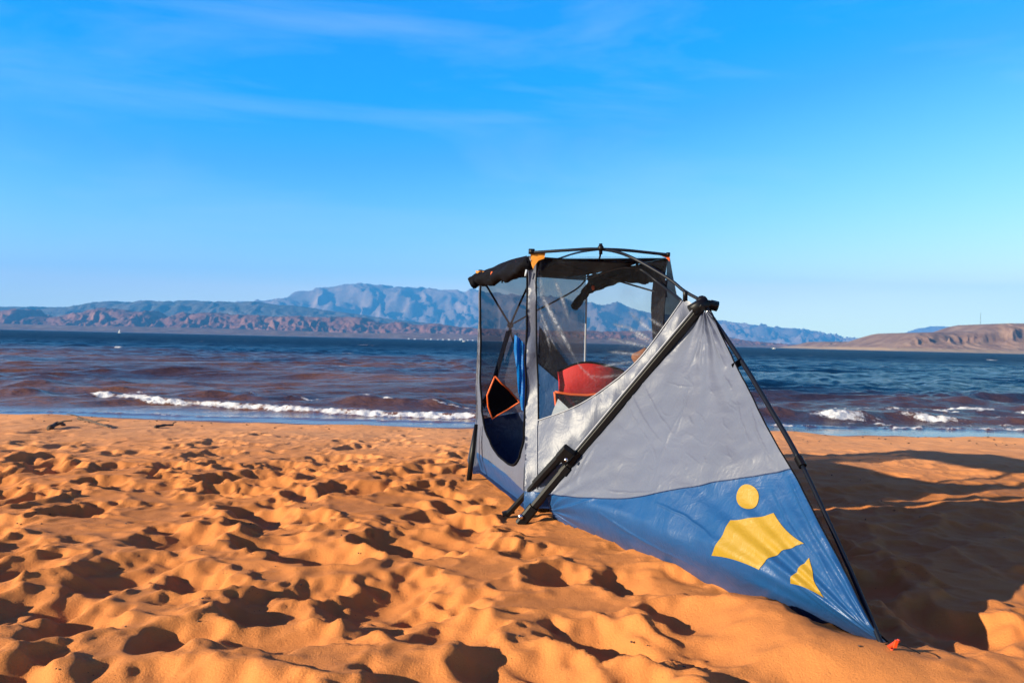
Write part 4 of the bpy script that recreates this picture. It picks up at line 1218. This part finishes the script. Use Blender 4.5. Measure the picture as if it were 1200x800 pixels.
# printed emblem on the blue cloth
def curve2(a, c, b, n=8):
    return [((1 - t_) ** 2 * a[0] + 2 * t_ * (1 - t_) * c[0] + t_ * t_ * b[0], (1 - t_) ** 2 * a[1] + 2 * t_ * (1 - t_) * c[1] + t_ * t_ * b[1]) for t_ in [k / n for k in range(n)]]
crown = curve2((856.5, 609.5), (880, 608.5), (905.5, 600)) + curve2((905.5, 600), (919, 624), (943, 637)) + curve2((943, 637), (908, 644), (890, 667.5)) + curve2((890, 667.5), (860, 653), (831.5, 649.5)) + curve2((831.5, 649.5), (848, 634), (856.5, 609.5))
fin = curve2((949, 653.5), (953, 683), (965.5, 700)) + curve2((965.5, 700), (945, 687), (925.5, 683)) + curve2((925.5, 683), (936, 664), (949, 653.5))
dot = [(875.5 + 12.6 * math.cos(a_), 581.5 + 14.3 * math.sin(a_)) for a_ in np.linspace(0, 2 * math.pi, 33)[:-1]]
for poly in (crown, fin, dot):
    sheet('emblem', poly, lambda x, y: wing_pt(x, y, hk(x, y), .0035), M['yellow'], skirt, 2.6, bstep=2.5)
# webbing tab between wing edge and stay pole
ta = P(861, 424, 4.42)
q1 = wing_pt(858, 430); q2 = st0.lerp(tipp, .16)
q2 = spts[8]
MB().bar(q1, q2, .04, .006, (0, 0, 1)).build('tab', M['black_cloth'], tent, False)

# ------------------------------------------------------------------ peg with strap at the tip
pg = Vector((tipp.x, tipp.y, sand_z(tipp.x, tipp.y)))
pc = gnd(1047, 767, .05)
pc.z = sand_z(pc.x, pc.y) + .012
st = empty('tent_peg', pc, 'small orange-red plastic peg in the sand at the wing tip', 'peg')
MB().bar(pc + Vector((-.02, .0, .0)), pc + Vector((.022, .004, .026)), .016, .008, (0, 1, 0)).bar(pc + Vector((.0, -.008, .002)), pc + Vector((.006, -.012, .032)), .014, .006, (1, 0, 0)).build('head', M['stake'], st, False)
MB().tube([pc + Vector((.0, 0, .012)), pc + Vector((-.03, .03, -.12))], .006, 8).build('spike', M['stake'], st)
sb = spline([tipp + Vector((0, 0, .01)), tipp.lerp(pc, .5) + Vector((0, 0, .015)), pc + Vector((0, 0, .012)), pc + Vector((.035, -.02, .012)), pc + Vector((.07, -.06, .002))], 5)
MB().tube(sb, .005, 6, True, .4).build('webbing', M['black_cloth'], st)

# ------------------------------------------------------------------ chair and cushion inside
cx, cy = .66, 6.35
ch = empty('camp_chair', (cx, cy, .03), 'red folding camp chair standing inside the tent behind the window', 'chair')
def arcpt(t_, z, r_=.27, bow=.9):
    a_ = math.pi * (.5 + bow * (t_ - .5)) ; return Vector((cx - .05 + r_ * math.cos(a_) * 1.0, cy - .02 + .24 - r_ * math.sin(a_) * .75 * -1 - .24, z))
vs, fs = [], []
NC, NR = 24, 10
for j in range(NR + 1):
    for i in range(NC + 1):
        t_ = i / NC; a_ = math.pi * (1.05 * t_ - .02)
        z = .52 + (.53 - .07 * math.cos(a_) ** 2) * j / NR
        r_ = .225 + .03 * j / NR
        vs.append(Vector((cx - .045 + r_ * math.cos(a_), cy - .14 + .05 * math.sin(j * .6) - r_ * math.sin(a_) * .55, z + .006 * math.sin(t_ * 13))))
for j in range(NR):
    for i in range(NC): fs.append([j * (NC + 1) + i, j * (NC + 1) + i + 1, (j + 1) * (NC + 1) + i + 1, (j + 1) * (NC + 1) + i])
bk = obj('backrest', vs, fs, M['red'], ch)
MB().tube([v + Vector((0, 0, .003)) for v in vs[-(NC + 1):]], .008, 6).build('binding', M['black_cloth'], bk)
vs, fs = [], []
for j in range(9):
    for i in range(13):
        vs.append(Vector((cx - .25 + .5 * i / 12, cy - .22 + .44 * j / 8, .47 - .05 * math.sin(math.pi * i / 12) * math.sin(math.pi * j / 8))))
for j in range(8):
    for i in range(12): fs.append([j * 13 + i, j * 13 + i + 1, (j + 1) * 13 + i + 1, (j + 1) * 13 + i])
obj('seat', vs, fs, M['red'], ch)
for sx, sy in ((-1, -1), (1, -1), (-1, 1), (1, 1)):
    MB().tube([(cx + .26 * sx, cy + .24 * sy, .04), (cx + .24 * sx * (1 if sy > 0 else -1) * (1 if sy > 0 else -1), cy + .22 * sy * .9, .5 if sy > 0 else .98)], .011, 8).build('leg', M['black_metal'], ch)
for sx in (-1, 1):
    MB().tube([(cx + .27 * sx, cy - .22, .66), (cx + .28 * sx, cy + .24, .62)], .016, 8).build('armrest', M['red'], ch)
# rust coloured cushion perched at the chair's right
cu = P(754, 423, 5.70)
vs, fs = [], []; NA, NBq = 20, 10
for j in range(NBq + 1):
    ph = math.pi * j / NBq
    for i in range(NA):
        a_ = 2 * math.pi * i / NA
        sq = 1 / max(abs(math.cos(a_)), abs(math.sin(a_))) ** .9 * (1 - .10 * abs(math.cos(2 * a_)))
        x = math.sin(ph) ** .7 * math.cos(a_) * .072 * sq; z = math.sin(ph) ** .7 * math.sin(a_) * .088 * sq; y = math.cos(ph) * .045
        q = Vector((x, y, z)); q.rotate(Matrix.Rotation(R(-28), 3, 'Y'))
        vs.append(cu + q + Vector((0, 0, 0)))
for j in range(NBq):
    for i in range(NA): fs.append([j * NA + i, j * NA + (i + 1) % NA, (j + 1) * NA + (i + 1) % NA, (j + 1) * NA + i])
fc = empty('folded_chair', (cu.x, cu.y, .03), 'folded camp chair with rust-brown padded top, standing right of the red chair inside the tent', 'chair')
obj('headrest', vs, fs, M['rust'], fc)
for sx in (-1, 1):
    MB().tube([(cu.x + .045 * sx - .01, cu.y + .02, .035), (cu.x + .04 * sx - .005, cu.y, cu.z - .03)], .011, 8).build('leg', M['black_metal'], fc)
vb, fb = [], []
for j in range(9):
    for i in range(5):
        vb.append(Vector((cu.x - .06 + .12 * i / 4, cu.y + .004 * math.sin(j * 1.3 + i), .35 + .62 * j / 8)))
for j in range(8):
    for i in range(4): fb.append([j * 5 + i, j * 5 + i + 1, (j + 1) * 5 + i + 1, (j + 1) * 5 + i])
obj('seat_cloth', vb, fb, M['rust'], fc)

print('A', A, 'B', B, 'C', C, 'D', D, 'LEG', LEG, 'TIP', TIP, 'HUB', HUB)
print('tops', A0.z, B0.z, C0.z, 'verts', SX.size, WX.size)
